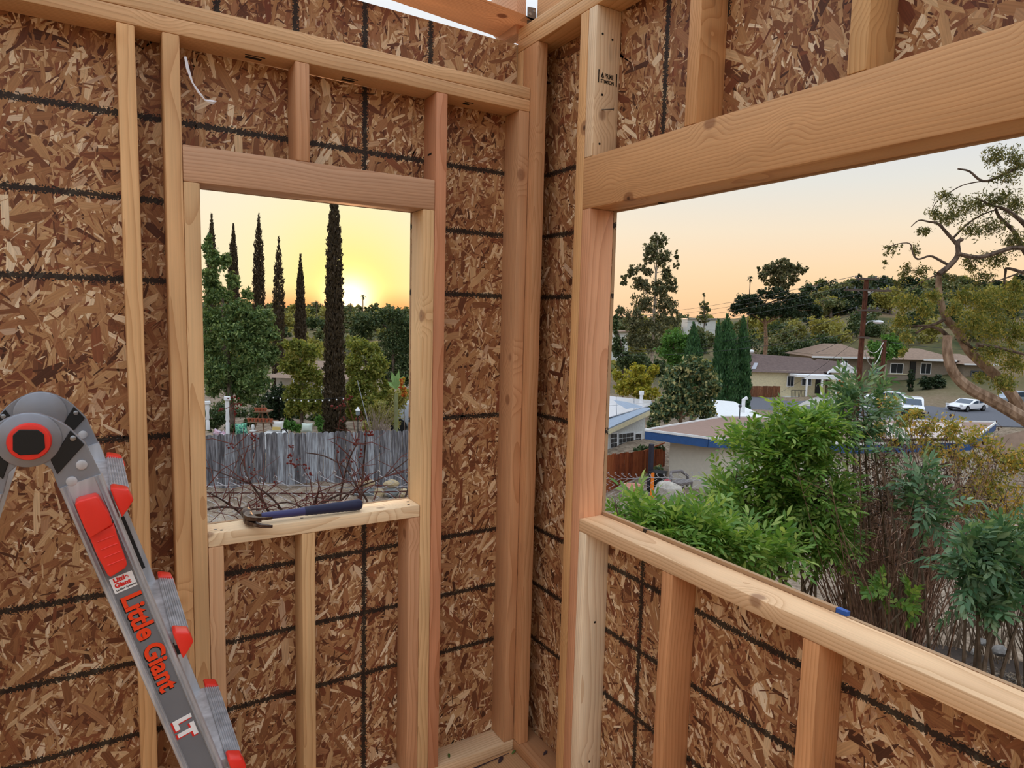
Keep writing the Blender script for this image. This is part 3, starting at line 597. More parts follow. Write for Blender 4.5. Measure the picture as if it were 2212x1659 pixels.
for a, b, c, e, y in ((1606, 1632, 778, 786, 1.0), (1622, 1646, 785, 797, .3), (1586, 1604, 789, 799, .3)):
    q = f.rect(a, b, c, e); MB().add([(q[0], y - .2, q[2]), (q[1] - .9, y - .2, q[2]), (q[1], y + 1.4, q[3]), (q[0] + .9, y + 1.4, q[3]), (q[0], y, q[2] - .1), (q[1] - .9, y, q[2] - .1), (q[1], y + 1.6, q[3] - .1), (q[0] + .9, y + 1.6, q[3] - .1)], [(0, 1, 2, 3), (7, 6, 5, 4), (0, 4, 5, 1), (1, 5, 6, 2), (2, 6, 7, 3), (3, 7, 4, 0)]).build('solar_panel', PANEL, f.root)
f.box('vent_pipe', STEEL, 1637, 1640, 762, 782, 3, 3.3); q = f.rect(1634, 1644, 758, 765); MB().lathe([(.15, 0), (.32, .15), (.32, .35), (.1, .45)], ((q[0] + q[1]) / 2, 3.1, q[2]), 10).build('roof_vent', WHITE, f.root)
def plank_fence(name, label, u0, u1, vt, vb, d0, d1, n_, m, dog=0.0, posts=False, tilt=0.0, th=.018, seed=1):
    R_ = random.Random(seed); a = P(u0, vt, d0); b = P(u1, vt + tilt, d1); z0 = P((u0 + u1) / 2, vb, (d0 + d1) / 2)[2]
    r = thing(name, label, 'fence', ((a[0] + b[0]) / 2, (a[1] + b[1]) / 2, z0), math.atan2(b[1] - a[1], b[0] - a[0])); Lf = math.hypot(b[0] - a[0], b[1] - a[1]); w = Lf / n_
    ms = []
    for k in range(4):
        h = 1.0; q = [(-w / 2 + .004, 0), (w / 2 - .004, 0), (w / 2 - .004, h - dog * .6), (w / 2 - .004 - dog, h), (-w / 2 + .004 + dog, h), (-w / 2 + .004, h - dog * .6)] if dog else [(-w / 2 + .004, 0), (w / 2 - .004, 0), (w / 2 - .004, h), (-w / 2 + .004, h)]
        t_ = MB().prism([(x_, -th / 2, z_) for x_, z_ in q], (0, th, 0)).build('plank', m, r); ms.append(t_.data)
        if k == 0: first = t_
        else: bpy.data.objects.remove(t_)
    for i in range(n_):
        o = first if i == 0 else bpy.data.objects.new('plank', ms[0])
        if i: COL.objects.link(o); o.parent = r
        fz = (i + .5) / n_; ht = a[2] + (b[2] - a[2]) * fz - z0
        o.location = (-Lf / 2 + (i + .5) * w, R_.uniform(-.012, .012), 0); o.scale = (1, 1, ht * R_.uniform(.985, 1.012)); o.rotation_euler = (0, R_.uniform(-.006, .006), 0)
    for zr in (.25, .72): MB().box(-Lf / 2, Lf / 2, .02, .06, zr * (a[2] - z0), zr * (a[2] - z0) + .08).build('rail', m, r)
    return r
plank_fence('board_fence', 'brown board fence beside the cream house', 1600, 1686, 834, 862, 80, 80, 16, weathered('brown_boards', (96, 62, 44), (128, 86, 62), (150, 106, 78)), seed=3)

# tan house
f = Frame('house', 'long grey-brown stucco house with tan roof behind the street poles', 'house', 1900, 97)
f.box('wall', TAN, 1752, 1880, 766, 850, 0, 8); f.box('wall_front', TAN, 1880, 2062, 772, 845, -.3, 8); f.box('garage_wall', TAN, 2058, 2118, 782, 842, -2.2, 7)
def hip(f, u0, u1, v0, v1, y0, y1, ins, m, nm='roof'):
    xa, xb, zc_, ze = f.rect(u0, u1, v0, v1); ym = (y0 + y1) / 2
    return MB().add([(xa, y0, zc_), (xb, y0, zc_), (xb, y1, zc_), (xa, y1, zc_), (xa + ins, ym, ze), (xb - ins, ym, ze)], [(0, 1, 5, 4), (1, 2, 5), (2, 3, 4, 5), (3, 0, 4), (3, 2, 1, 0)]).build(nm, m, f.root)
hip(f, 1745, 1900, 744, 771, -.8, 9, 4, ROOFT); hip(f, 1870, 2075, 754, 776, -1.2, 9, 4, ROOFT); hip(f, 2050, 2126, 766, 785, -3, 8, 2.2, ROOFT)
f.box('fascia', WHITE, 1746, 1868, 769.5, 773, -.95, -.75); f.box('fascia', WHITE, 1982, 2052, 775, 779, -1.35, -1.15); f.box('fascia', WHITE, 2051, 2124, 783, 786, -3.1, -2.9)
f.win(1773, 1788, 774, 781, 0, 2); f.win(1814, 1830, 777, 791, 0, 2); f.win(1919, 1947, 784, 807, -.3, 2); f.win(1984, 2007, 783, 808, -.3, 2)
f.box('sill_band', CREAM, 1906, 1962, 806.5, 808.5, -.4, -.28); ac = f.box('window_unit', WHITE, 1881, 1898, 793, 804, -.7, -.3); f.box('grille', GREYD, 1883, 1889, 796, 802, -.74, -.7, ac); f.box('grille', GREYD, 1890, 1896, 796, 802, -.74, -.7, ac)
dd = f.box('door', BLACKP, 1961, 1973, 780, 818, -.45, -.25); gd = f.box('garage_door', GREYD, 2073, 2109, 798, 840, -2.3, -2.15)
for i in range(3): f.box('pane', DARKGLASS, 2076 + i * 11, 2085 + i * 11, 800, 805, -2.35, -2.28, gd)
f.box('yard_wall', CONC, 1870, 2080, 842, 856, -9, -8.8); f.box('lawn', GREENL, 1930, 2030, 841, 842.5, -8.7, -2)

# houses on the ridge
def ridge_house(u, d, u0, u1, v0, v1, label, wn, wall=STUCW, roof=ROOFT):
    f = Frame('hill_house', label, 'house', u, d); f.box('wall', wall, u0, u1, v0, v1, 0, 8); q_ = f.rect(u0, u1, v0, v1)
    MB().box(q_[0], q_[1], .05, 8, min(-1., q_[2] - 1.), q_[2]).build('foundation', wall, f.root)
    x0_, x1_, za_, zb_ = f.rect(u0 - 1, u1 + 1, v0 - 3, v0); MB().add([(x0_, -.5, za_), (x1_, -.5, za_), (x1_, 8.5, za_), (x0_, 8.5, za_), (x0_, -.5, zb_ - .3), (x1_, -.5, zb_), (x1_, 8.5, zb_), (x0_, 8.5, zb_ - .3)], [(0, 1, 5, 4), (1, 2, 6, 5), (2, 3, 7, 6), (3, 0, 4, 7), (4, 5, 6, 7), (3, 2, 1, 0)]).build('roof', roof, f.root)
    for w in wn: f.win(*w, 0, 2)
    return f
ridge_house(1782, 245, 1763, 1800, 618, 634, 'white two-storey house standing alone on the ridge line', [(1768, 1773, 621, 626), (1776, 1781, 621, 626), (1786, 1793, 622, 627), (1768, 1774, 629, 633), (1778, 1784, 629, 633)])
ridge_house(1820, 245, 1801, 1833, 627, 634, 'low pale house beside the ridge-top house', [(1806, 1811, 629, 632), (1820, 1826, 629, 632)])
ridge_house(2010, 240, 2002, 2019, 622, 637, 'small pale house on the ridge behind the leaning tree', [(2005, 2009, 625, 630), (2012, 2016, 625, 630)])
ridge_house(1840, 180, 1832, 1848, 692, 708, 'little white gabled house halfway up the hill', [(1836, 1842, 698, 704)])
ridge_house(1980, 185, 1962, 2000, 684, 702, 'white house on the hillside behind the street lamp', [(1968, 1976, 689, 696), (1984, 1992, 689, 696)])
ridge_house(1730, 190, 1676, 1760, 689, 694, 'long pale house under the dark umbrella pine', [(1690, 1696, 690, 693), (1715, 1721, 690, 693)])
ridge_house(1520, 230, 1484, 1545, 690, 712, 'grey-roofed house far off between the distant trees', [(1495, 1502, 698, 704), (1520, 1527, 698, 704)], roof=PANEL)
ridge_house(1340, 130, 1324, 1356, 717, 730, 'white flat house at the edge of the wide opening', [(1330, 1336, 721, 726)])

# the low house with the blue fascia just below the shrubs
zr = CAM[2] - 6.0
def PZ(u, v, z=None):
    """where the sight line through a picture point meets height z"""
    r = ray(u, v); t = ((zr if z is None else z) - CAM[2]) / r[2]; return CAM + r * t
pts = [PZ(1395, 932), PZ(1530, 949), PZ(1850, 962), PZ(2095, 956), PZ(2150, 915), PZ(1565, 903)]
c0 = sum(pts) / len(pts); hb = thing('flat_roof_house', 'low beige house with flat brown roof and blue fascia below the shrubs', 'house', (c0[0], c0[1], float(hz(c0[0], c0[1]))))
Lc = lambda q: np.array(q) - np.array(hb.location)
MB().prism([Lc(q) for q in pts], (0, 0, .06)).build('roof', ROOFP, hb)
for i in range(len(pts)):
    a, b = Lc(pts[i]), Lc(pts[(i + 1) % len(pts)]); dn = b - a; dn /= np.linalg.norm(dn); out_ = np.cross(dn, (0, 0, 1)); 
    if out_ @ (a + b) < 0: out_ = -out_
    MB().prism([a, b, b - np.array((0, 0, .42)), a - np.array((0, 0, .42))], out_ * .05).build('fascia_board', BLUEF, hb)
    MB().prism([a + (0, 0, .02), b + (0, 0, .02), b + np.array((0, 0, .14)), a + np.array((0, 0, .14))], out_ * .08).build('drip_edge', WHITE, hb)
inn = [Lc(c0 + (q - c0) * (.90 if i not in (0,) else .86)) for i, q in enumerate(pts)]; wz = -(zr - hb.location[2]) - 1
MB().prism([q - np.array((0, 0, .02)) for q in inn], (0, 0, wz)).build('wall', BEIGE, hb)
for i in range(7):
    ua, ub = 1846 + i * 34, 1846 + i * 34 + 32.5; q = [PZ(ua, 949 - i * .4, zr + .35), PZ(ub, 948.5 - i * .4, zr + .35), PZ(ub - 6, 916, zr + .62), PZ(ua - 6, 916, zr + .62)]
    MB().prism([Lc(k) for k in q], (0, 0, .05)).build('solar_panel', flat('pale_solar_glass', (190, 172, 166), .3, .1, .5, .03, 1), hb)
MB().tube([Lc(PZ(1597, 906)), Lc(PZ(1597, 906)) + (0, 0, .75)], .035, 6).ball(Lc(PZ(1597, 906)) + (0, 0, .85), .11, 8).build('vent_pipe', GREYD, hb)
q = [PZ(2096, 958, zr - .2), PZ(2260, 918, zr + 1.2), PZ(2260, 1012, zr - .8), PZ(2150, 978, zr - .8)]
sr = MB().prism([Lc(k) for k in q], (0, 0, -.12)).build('shingle_roof', ROOFT, hb); MB().prism([Lc(q[3]), Lc(q[2]), Lc(q[2]) - (0, 0, .35), Lc(q[3]) - (0, 0, .35)], (.03, -.03, 0)).build('fascia_board', BLUEF, sr)

# white house with solar roof at the edge of the opening
e0, e1, e2, e3 = P(1290, 936, 43), P(1404, 884, 49), P(1409, 869, 54), P(1290, 855, 53)
sh = thing('solar_house', 'white house with a solar panel roof and large gridded window', 'house', (*((e0 + e1) / 2)[:2], float(hz(*((e0 + e1) / 2)[:2]))))
Ls = lambda q: np.array(q) - np.array(sh.location); rn_ = np.cross(e1 - e0, e3 - e0); rn_ /= np.linalg.norm(rn_); rn_ = rn_ if rn_[2] > 0 else -rn_
MB().prism([Ls(k) for k in (e0, e1, e2, e3)], -rn_ * .18).build('roof', flat('pale_shingles', (150, 162, 178), .85, var=.1), sh)
for i in range(3):
    for j in range(2):
        A_ = lambda a, b: e0 + (e1 - e0) * a + (e3 - e0) * b + (e2 - e1 - e3 + e0) * a * b
        a0_, a1_ = .02 + .325 * i, .02 + .325 * (i + 1) - .01; b0_, b1_ = .24 + .37 * j, .24 + .37 * (j + 1) - .015
        MB().prism([Ls(A_(a, b) + rn_ * .12) for a, b in ((a0_, b0_), (a1_, b0_), (a1_, b1_), (a0_, b1_))], rn_ * .06).build('solar_panel', flat('bright_solar_glass', (206, 204, 206), .25, .1, .5, .03, 1), sh)
dn = (e1 - e0); dn[2] = 0; dn /= np.linalg.norm(dn); bk = np.array((-dn[1], dn[0], 0)); bk = bk if bk @ CF > 0 else -bk
zg = float(sh.location[2]) - .6
def onw(u, v, y=0.0):
    o_ = e0 + bk * (.35 + y); r_ = ray(u, v); return CAM + r_ * (((o_ - CAM) @ bk) / (r_ @ bk))
w0, w1 = e0 + bk * .35, e1 + bk * .35
MB().prism([Ls((w0[0], w0[1], zg)), Ls((w1[0], w1[1], zg)), Ls(w1 - (0, 0, .15)), Ls(w0 - (0, 0, .15))], bk * 6).build('wall', STUCW, sh)
MB().prism([Ls(e0 - (0, 0, .45)), Ls(e1 - (0, 0, .45)), Ls(e1 - (0, 0, .1)), Ls(e0 - (0, 0, .1))], bk * .06).build('fascia_board', CREAM, sh)
for ua, ub, nc in ((1318, 1334, 2), (1336, 1370, 4), (1372, 1386, 2)):
    ws = MB().prism([Ls(onw(ua, 980)), Ls(onw(ub, 972)), Ls(onw(ub, 932)), Ls(onw(ua, 936))], -bk * .06).build('window', WHITE, sh)
    for i in range(nc):
        for j in range(4):
            cu_ = lambda k: ua + 1 + (ub - ua - 2) * k / nc; q = []
            for a, b in ((i + .08, j + .08), (i + .92, j + .08), (i + .92, j + .92), (i + .08, j + .92)):
                vb = 978.5 - 7.5 * (cu_(a) - ua) / 34; vt = 937.5 - 4 * (cu_(a) - ua) / 34; q.append(Ls(onw(cu_(a), vb + (vt - vb) * b / 4, -.07)))
            MB().prism(q, -bk * .02).build('pane', DARKGLASS, ws)
MB().lathe([(.13, 0), (.13, .5), (.2, .5), (.2, .8)], Ls(P(1385, 866, 53)), 8).build('vent_pipe', WHITE, sh)
# white flat-roofed shed behind
f = Frame('white_shed', 'flat white-roofed building behind the blue fascia house', 'building', 1590, 46); f.box('wall', STUCW, 1552, 1650, 900, 990, 0, 6)
x0_, x1_, z0_, z1_ = f.rect(1548, 1655, 880, 903); MB().add([(x0_, -.4, z0_), (x1_, -.4, z0_), (x1_, 7, z0_ + .25), (x0_, 7, z0_ + .45), (x0_, -.4, z0_ + .1), (x1_, -.4, z0_ + .1), (x1_, 7, z0_ + .35), (x0_, 7, z0_ + .55)], [(0, 1, 5, 4), (1, 2, 6, 5), (2, 3, 7, 6), (3, 0, 4, 7), (4, 5, 6, 7), (3, 2, 1, 0)]).build('roof', WHITE, f.root)
MB().tube([(f.X(1627), 2, z0_), (f.X(1627), 2, z0_ + 1.1), (f.X(1627) + .25, 2, z0_ + 1.25)], .14, 8).build('vent_pipe', WHITE, f.root)

# redwood fence, post, bin and clutter beside the low house
RW = weathered('redwood_boards', (92, 42, 22), (130, 64, 34), (156, 90, 52))
plank_fence('redwood_fence', 'orange-brown redwood fence beneath the gridded window', 1290, 1437, 985, 1060, 33, 41, 34, RW, tilt=-17, seed=5)
p0 = P(1403, 957, 34); tag(MB().box(-.1, .1, -.1, .1, 0, p0[2] - P(1403, 1060, 34)[2]).build('dark_post', flat('dark_paint', (52, 50, 62), .6), bevel=.01), 'dark square post in front of the redwood fence', 'post').location = P(1403, 1060, 34)
b0 = P(1420, 1062, 33.5); wb = thing('wheelie_bin', 'black wheeled rubbish bin behind the chain link', 'bin', b0, .5)
MB().add([(-.26, -.3, .05), (.26, -.3, .05), (.26, .3, .05), (-.26, .3, .05), (-.32, -.36, .98), (.32, -.36, .98), (.32, .36, .98), (-.32, .36, .98)], [(0, 1, 5, 4), (1, 2, 6, 5), (2, 3, 7, 6), (3, 0, 4, 7), (3, 2, 1, 0), (4, 5, 6, 7)]).build('bin_body', BLACKP, wb, bevel=.02)
MB().box(-.35, .35, -.39, .39, .98, 1.06).build('lid', BLACKP, wb, bevel=.02)
for sx_ in (-.3, .3): MB().tube([(sx_ - .03, .32, .12), (sx_ + .03, .32, .12)], .12, 10).build('wheel', BLACKP, wb)
sp = P(1409, 1046, 20); tag(MB().box(-.05, .05, -.02, .02, -.9, .35).build('orange_stake', flat('orange_paint', (240, 130, 40), .5)), 'bright orange wooden stake stuck in the slope', 'stake').location = sp
tb = thing('planter_tub', 'pinkish rimmed tub lying behind the chain link', 'tub', P(1366, 1066, 27)); MB().lathe([(.26, 0), (.38, .26), (.44, .28), (.44, .34), (.36, .34), (.33, .26), (.24, .06)], (0, 0, 0), 18).build('tub_body', flat('pink_clay', (206, 146, 128), .6), tb, True)
rkm = flat('pale_rock', (176, 170, 160), .9, var=.25, scale=9)
def rock(p, sx_, sy_, sz_, seed, label, m=None, group=None):
    bm = bmesh.new(); bmesh.ops.create_icosphere(bm, subdivisions=2, radius=1); R_ = np.random.default_rng(seed)
    pl = R_.normal(0, 1, (7, 3)); pl /= np.linalg.norm(pl, axis=1)[:, None]; hh = R_.uniform(.62, .9, 7)
    for v in bm.verts:
        c_ = np.array(v.co)
        for a, h_ in zip(pl, hh):
            k = c_ @ a
            if k > h_: c_ = c_ - a * (k - h_)
        v.co = Vector((c_[0] * sx_, c_[1] * sy_, c_[2] * sz_)) * (1 + R_.uniform(-.03, .03))
    me = bpy.data.meshes.new('rock'); bm.to_mesh(me); bm.free(); o = link('rock', me, m or rkm); o.location = tuple(p); return tag(o, label, 'rock', group)
rock(P(1442, 1062, 22), .55, .5, .38, 1, 'pale rounded boulder below the wheelie bin'); rock(P(1440, 1070, 24), .35, .3, .2, 2, 'flat pale stone beside the boulder')
bl = thing('red_ball', 'dark red ball among the clutter by the beige wall', 'ball', P(1441, 1043, 27)); MB().ball((0, 0, 0), .17, 12).build('ball_skin', flat('dark_red', (150, 26, 40), .35, 0, .5), bl, True); MB().ball((.05, -.15, .0), .04, 6).build('valve_patch', WHITE, bl)
ch = thing('garden_chair', 'grey curved garden chair by the beige wall', 'chair', P(1466, 1058, 28)); GM = flat('grey_wicker', (110, 104, 104), .7)
MB().tube([(-.5, 0, .1), (-.5, 0, .55), (-.3, .2, .75), (.3, .2, .75), (.5, 0, .55), (.5, 0, .1)], .07, 6).build('backrest', GM, ch, True); MB().box(-.42, .42, -.4, .15, .3, .42).build('seat', GM, ch, bevel=.03)
for a in (-.38, .38):
    for b in (-.35, .1): MB().box(a - .03, a + .03, b - .03, b + .03, -.05, .3).build('leg', GM, ch)

# ---------------------------------------------------------------- cars
TYRE = flat('tyre', (24, 24, 26), .8); CGL = flat('car_glass', (58, 76, 96), .1, 0, .7, .05)
def car(label, u, d, z, turn, prof, glass, Lc_, Wc, paint, lower=None, name='car'):
    c = thing(name, label, 'car', PG(u, d, z), math.atan2(CR[1], CR[0]) + turn); hw = Wc / 2
    bd = MB().prism([(a * Lc_, -hw, b) for a, b in prof], (0, Wc, 0)).build('body', paint, c, True, .06, 2)
    for s_ in (-1, 1):
        y = s_ * (hw + .004)
        for gq in glass: MB().prism([(a * Lc_, y, b) for a, b in gq], (0, -s_ * .02, 0)).build('side_window', CGL, c)
        for xx in (-.31, .31):
            wh = MB().tube([(xx * Lc_, s_ * (hw - .2), .33), (xx * Lc_, s_ * (hw + .03), .33)], .34, 16).build('wheel', TYRE, c); MB().tube([(xx * Lc_, s_ * (hw + .03), .33), (xx * Lc_, s_ * (hw + .045), .33)], .2, 12).build('hubcap', STEEL, wh)
        MB().box(-.5 * Lc_ - .01, -.5 * Lc_ + .1, s_ * hw - .3 * max(s_, 0) - .02 * s_, s_ * hw + .3 * max(-s_, 0) - .02 * s_, .62, .78).build('headlight', WHITE, c)
    if lower: MB().box(-.5 * Lc_ - .03, .5 * Lc_ + .03, -hw - .015, hw + .015, .2, .62).build('dark_cladding', lower, c, bevel=.03)
    return c
def screen(c, a, b, Lc_, Wc, nm='windscreen'):
    n_ = np.array((-(b[1] - a[1]), 0, (b[0] - a[0]) * Lc_)); n_ = n_ / np.linalg.norm(n_); n_ = n_ if n_[2] > 0 else -n_
    MB().prism([np.array((a[0] * Lc_, -Wc * .42, a[1])) + n_ * .012, np.array((a[0] * Lc_, Wc * .42, a[1])) + n_ * .012, np.array((b[0] * Lc_, Wc * .38, b[1])) + n_ * .012, np.array((b[0] * Lc_, -Wc * .38, b[1])) + n_ * .012], n_ * .01).build(nm, CGL, c)
CARW = flat('white_car_paint', (236, 238, 244), .25, 0, .6, .02, 1); CARD = flat('dark_car_paint', (38, 40, 48), .25, 0, .6, .02, 1); CARG = flat('silver_paint', (160, 172, 186), .25, .3, .6, .02, 1)
hat = [(-.5, .3), (-.5, .75), (-.46, .88), (-.25, 1.0), (-.08, 1.42), (.05, 1.5), (.3, 1.48), (.44, 1.05), (.5, .95), (.5, .3)]
hg = [[(-.2, 1.02), (-.08, 1.36), (.03, 1.42), (.03, 1.02)], [(.05, 1.02), (.05, 1.42), (.27, 1.40), (.36, 1.05)]]
c = car('white hatchback parked behind the short leaning pole', 1908, 76, rz + .06, math.radians(-14), hat, hg, 4.9, 1.85, CARW); screen(c, (-.25, 1.0), (-.08, 1.42), 4.9, 1.85); screen(c, (.44, 1.05), (.3, 1.48), 4.9, 1.85, 'rear_window')
suv = [(-.5, .3), (-.5, .98), (-.47, 1.08), (-.24, 1.15), (-.12, 1.7), (.0, 1.78), (.42, 1.75), (.49, 1.1), (.5, .3)]
sg_ = [[(-.18, 1.17), (-.1, 1.62), (.08, 1.68), (.08, 1.17)], [(.1, 1.17), (.1, 1.68), (.4, 1.66), (.44, 1.17)]]
c = car('white and black truck facing the shrubs with a front plate', 1968, 67, rz + .06, math.radians(62), suv, sg_, 5.0, 1.95, CARW, CARD, 'truck'); screen(c, (-.24, 1.15), (-.12, 1.7), 5.0, 1.95)
MB().box(-2.56, -2.52, -.8, .8, .55, .95).build('grille', CARD, c); MB().box(-2.58, -2.54, -.26, .26, .36, .52).build('number_plate', WHITE, c); MB().box(-2.6, -2.5, -.95, .95, .3, .5).build('bumper', CARD, c)
spo = [(-.5, .25), (-.5, .55), (-.46, .68), (-.2, .82), (-.02, 1.2), (.1, 1.25), (.25, 1.2), (.42, .92), (.49, .88), (.5, .3)]
spg = [[(-.14, .84), (-.02, 1.13), (.08, 1.17), (.1, .86)], [(.12, .86), (.11, 1.16), (.22, 1.12), (.3, .9)]]
c = car('low white sports coupe on the street', 2088, 72, rz + .06, math.radians(24), spo, spg, 4.5, 1.85, CARW, None, 'sports_car'); screen(c, (-.2, .82), (-.02, 1.2), 4.5, 1.85)
MB().box(-2.28, -2.2, -.7, .7, .3, .48).build('grille', CARD, c)
pk = [(-.5, .35), (-.5, 1.0), (-.22, 1.1), (-.13, 1.72), (.08, 1.75), (.12, 1.1), (.5, 1.08), (.5, .35)]
c = car('silver pickup parked behind the leaning trunks', 2190, 78, rz + .06, math.radians(10), pk, [[(-.18, 1.12), (-.11, 1.62), (.06, 1.66), (.08, 1.12)]], 5.6, 1.95, CARG, None, 'pickup_truck')

# ---------------------------------------------------------------- poles and wires
POLE = barkmat('creosote_pole', (70, 42, 34), (104, 66, 50), 9.); WIRE = flat('black_wire', (40, 42, 46), .5); ARM = flat('crossarm_wood', (92, 80, 74), .8)
d = 42.0; top = P(1872, 602, d); gb_ = gpt(1860, d)
up_ = thing('utility_pole', 'tall brown utility pole with crossarms and a street lamp', 'pole', (top[0], top[1], gb_[2]))
Lp = lambda q: np.array(q) - np.array(up_.location); rt = np.array((CR[0], CR[1], 0)); rt /= np.linalg.norm(rt)
MB().tube([(0, 0, -.3), (0, 0, top[2] - gb_[2])], [.19, .14], 12).build('pole', POLE, up_, True)
zz_ = lambda v: float(P(1868, v, d)[2] - gb_[2])
for nm, v, a, b, y in (('crossarm', 605, -.75, .65, -.2), ('crossarm', 629, -1.25, 1.5, -.2), ('crossarm', 629, -1.25, 1.5, .2), ('crossarm', 672, -.55, .9, -.2), ('crossarm', 731, -.35, .35, -.18)):
    ff = np.array((-rt[1], rt[0], 0)) * y; z = zz_(v); MB().prism([rt * a + ff + (0, 0, z), rt * b + ff + (0, 0, z), rt * b + ff + (0, 0, z + .11), rt * a + ff + (0, 0, z + .11)], ff / abs(y) * .1).build(nm, ARM, up_)
for s_ in (-1, 1):
    MB().tube([rt * s_ * .52 + (0, 0, zz_(629)) + rt[[1, 0, 2]] * 0, (0, 0, zz_(641))], .025, 5).build('brace', STEEL, up_); MB().tube([rt * (.35 * s_ + .15) + (0, 0, zz_(674)), (0, 0, zz_(684))], .02, 5).build('brace', STEEL, up_)
for v, xs in ((629, (-1.2, -.7, .8, 1.4)), (672, (-.5, .3, .85)), (605, (-.7, .6))):
    for x_ in xs: MB().lathe([(.05, 0), (.07, .06), (.04, .1), (.05, .15), (.02, .18)], rt * x_ + (0, 0, zz_(v) + .11), 6).build('insulator', GREYD, up_)
MB().box(-.1, .1, -.26, -.2, zz_(632), zz_(626)).build('number_sign', WHITE, up_)
la = [(0, 0, zz_(712)), rt * .12 + (0, 0, zz_(702)), rt * .35 + (0, 0, zz_(694)), rt * .75 + (0, 0, zz_(692))]
arm = MB().tube(la, .035, 6).build('lamp_arm', flat('galvanised', (190, 200, 208), .4, .5), up_); b = MB(); b.ball((0, 0, 0), .3, 12, .42); hd = b.build('lamp_head', flat('lamp_white', (222, 226, 232), .3), arm, True); hd.location = tuple(rt * .98 + (0, 0, zz_(695)))
d2 = 58.0; t2 = P(1911, 734, d2); g2 = gpt(1900, d2); lp2 = thing('stub_pole', 'short leaning brown pole with looped cables', 'pole', (*PG(1896, d2, g2[2])[:2], g2[2]))
o2 = np.array(lp2.location); MB().tube([(0, 0, -.2), t2 - o2], [.2, .17], 10).build('pole', POLE, lp2, True)
for a, b, s_ in (((1868, 760), (1906, 752), 40), ((1870, 748), (1908, 740), 22)):
    A_, B_ = P(*a, 44), P(*b, 57); MB().tube([A_ + (B_ - A_) * k / 10 - np.array((0, 0, s_ * .03 * 4 * (k / 10) * (1 - k / 10))) - o2 for k in range(11)], .03, 5).build('cable_loop', flat('pale_cable', (190, 190, 186), .5), lp2)
def wire(a, b, sag, r=.012, lab='thin overhead wire leading from the tall pole towards the eucalyptus', grp='wires towards the eucalyptus'):
    a, b = np.array(a), np.array(b); o = MB().tube([a + (b - a) * k / 14 - np.array((0, 0, sag * 4 * (k / 14) * (1 - k / 14))) for k in range(15)], r, 4).build('overhead_wire', WIRE); return tag(o, lab, 'wire', grp)
T = np.array(up_.location)
for x_, v in ((-1.2, 629), (1.4, 629), (-.5, 672), (.85, 672), (-.7, 605), (.6, 605)):
    s0 = T + rt * x_ + (0, 0, zz_(v) + .25); wire(s0, P(1330 + x_ * 8, {629: 690, 672: 751, 605: 672}[v] + (7 if x_ > 0 else 0), 150 if v != 672 else 90), 1.2, .016)
    wire(s0, P(2330, {629: 655, 672: 700, 605: 640}[v] + x_ * 4, 60), .8, .012, 'thin overhead wire leading from the tall pole behind the leaning tree', 'wires towards the leaning tree')
wire(T + (0, 0, zz_(705)), P(1762, 762, 66), .2, .02, 'slanting service wire running down to the long stucco house', None); wire(T + (0, 0, zz_(716)), P(1330, 767, 70), .5, .016, 'low service wire crossing before the tall eucalyptus', None); wire(T + (0, 0, zz_(730)), P(2330, 752, 50), .5, .014, 'lowest wire from the tall pole passing the leaning trunks', None)
wire(T + (0, 0, zz_(726)), P(1655, 862, 74), .4, .014, 'service wire slanting down to the cream house porch', None)

# ---------------------------------------------------------------- the weathered fence and the garden behind it
GW = weathered('grey_boards', (74, 72, 76), (122, 122, 128), (172, 180, 190))
plank_fence('picket_fence', 'weathered grey dog-eared board fence outside the small window', 100, 1240, 944.4, 1064, 16.26, 17.94, 92, GW, dog=.035, tilt=-21.8, seed=8)
for i, (u, v, sx_, sz_, lb) in enumerate(((783, 1028, .14, .13, 'tan flagstone on top of the stone pile by the fence foot'), (800, 1030, .13, .12, 'block of tan stone beside the top flagstone'), (845, 1032, .22, .12, 'long tan slab topping the stone pile'), (776, 1054, .15, .15, 'grey-blue stone at the start of the stone pile'), (797, 1056, .15, .15, 'mossy grey stone under the tan block'), (820, 1055, .15, .14, 'square tan stone in the middle of the bottom row'), (846, 1055, .19, .15, 'flat grey slab under the long tan slab'), (872, 1056, .13, .13, 'small tan stone at the end of the stone pile'))):
    p = P(u, v, 16.35); p[2] = float(hz(p[0], p[1])) + (.10 if v > 1045 else .33); rock(p, sx_, .14, sz_, 20 + i, lb, flat('tan_stone', (178, 160, 128), .9, var=.2, scale=8) if 'grey' not in lb else flat('grey_stone', (124, 130, 132), .9, var=.25, scale=8))
pt = thing('plastic_pipe', 'white plastic pipe lying on the dirt before the fence', 'pipe', gpt(860, 14.3)); MB().tube([(-.5, .1, .06), (-.1, .05, .07), (.3, 0, .07), (.6, -.1, .06)], .03, 6).build('pipe_body', WHITE, pt)
dG = 19.0
def G(u, v, d_=dG): return P(u, v, d_)
k = px(dG)
TERRA = flat('terracotta', (166, 92, 66), .8, var=.15); CUSHW = flat('white_cushion', (206, 204, 200), .85); CUSHY = flat('yellow_cushion', (206, 180, 110), .85); TEAL = mat('teal_print', lambda t: prin(t, t.ramp(t.noise(t.node('ShaderNodeNewGeometry').outputs['Position'], 14., 2), [(.42, lin((70, 150, 120))), (.5, lin((150, 214, 180))), (.58, lin((60, 110, 110)))]), .8))
PINKP = mat('pink_print', lambda t: prin(t, t.ramp(t.noise(t.node('ShaderNodeNewGeometry').outputs['Position'], 16., 2), [(.42, lin((200, 150, 170))), (.55, lin((224, 214, 220))), (.65, lin((110, 70, 110)))]), .8)); WOODL = flat('ladder_wood', (134, 106, 84), .8)
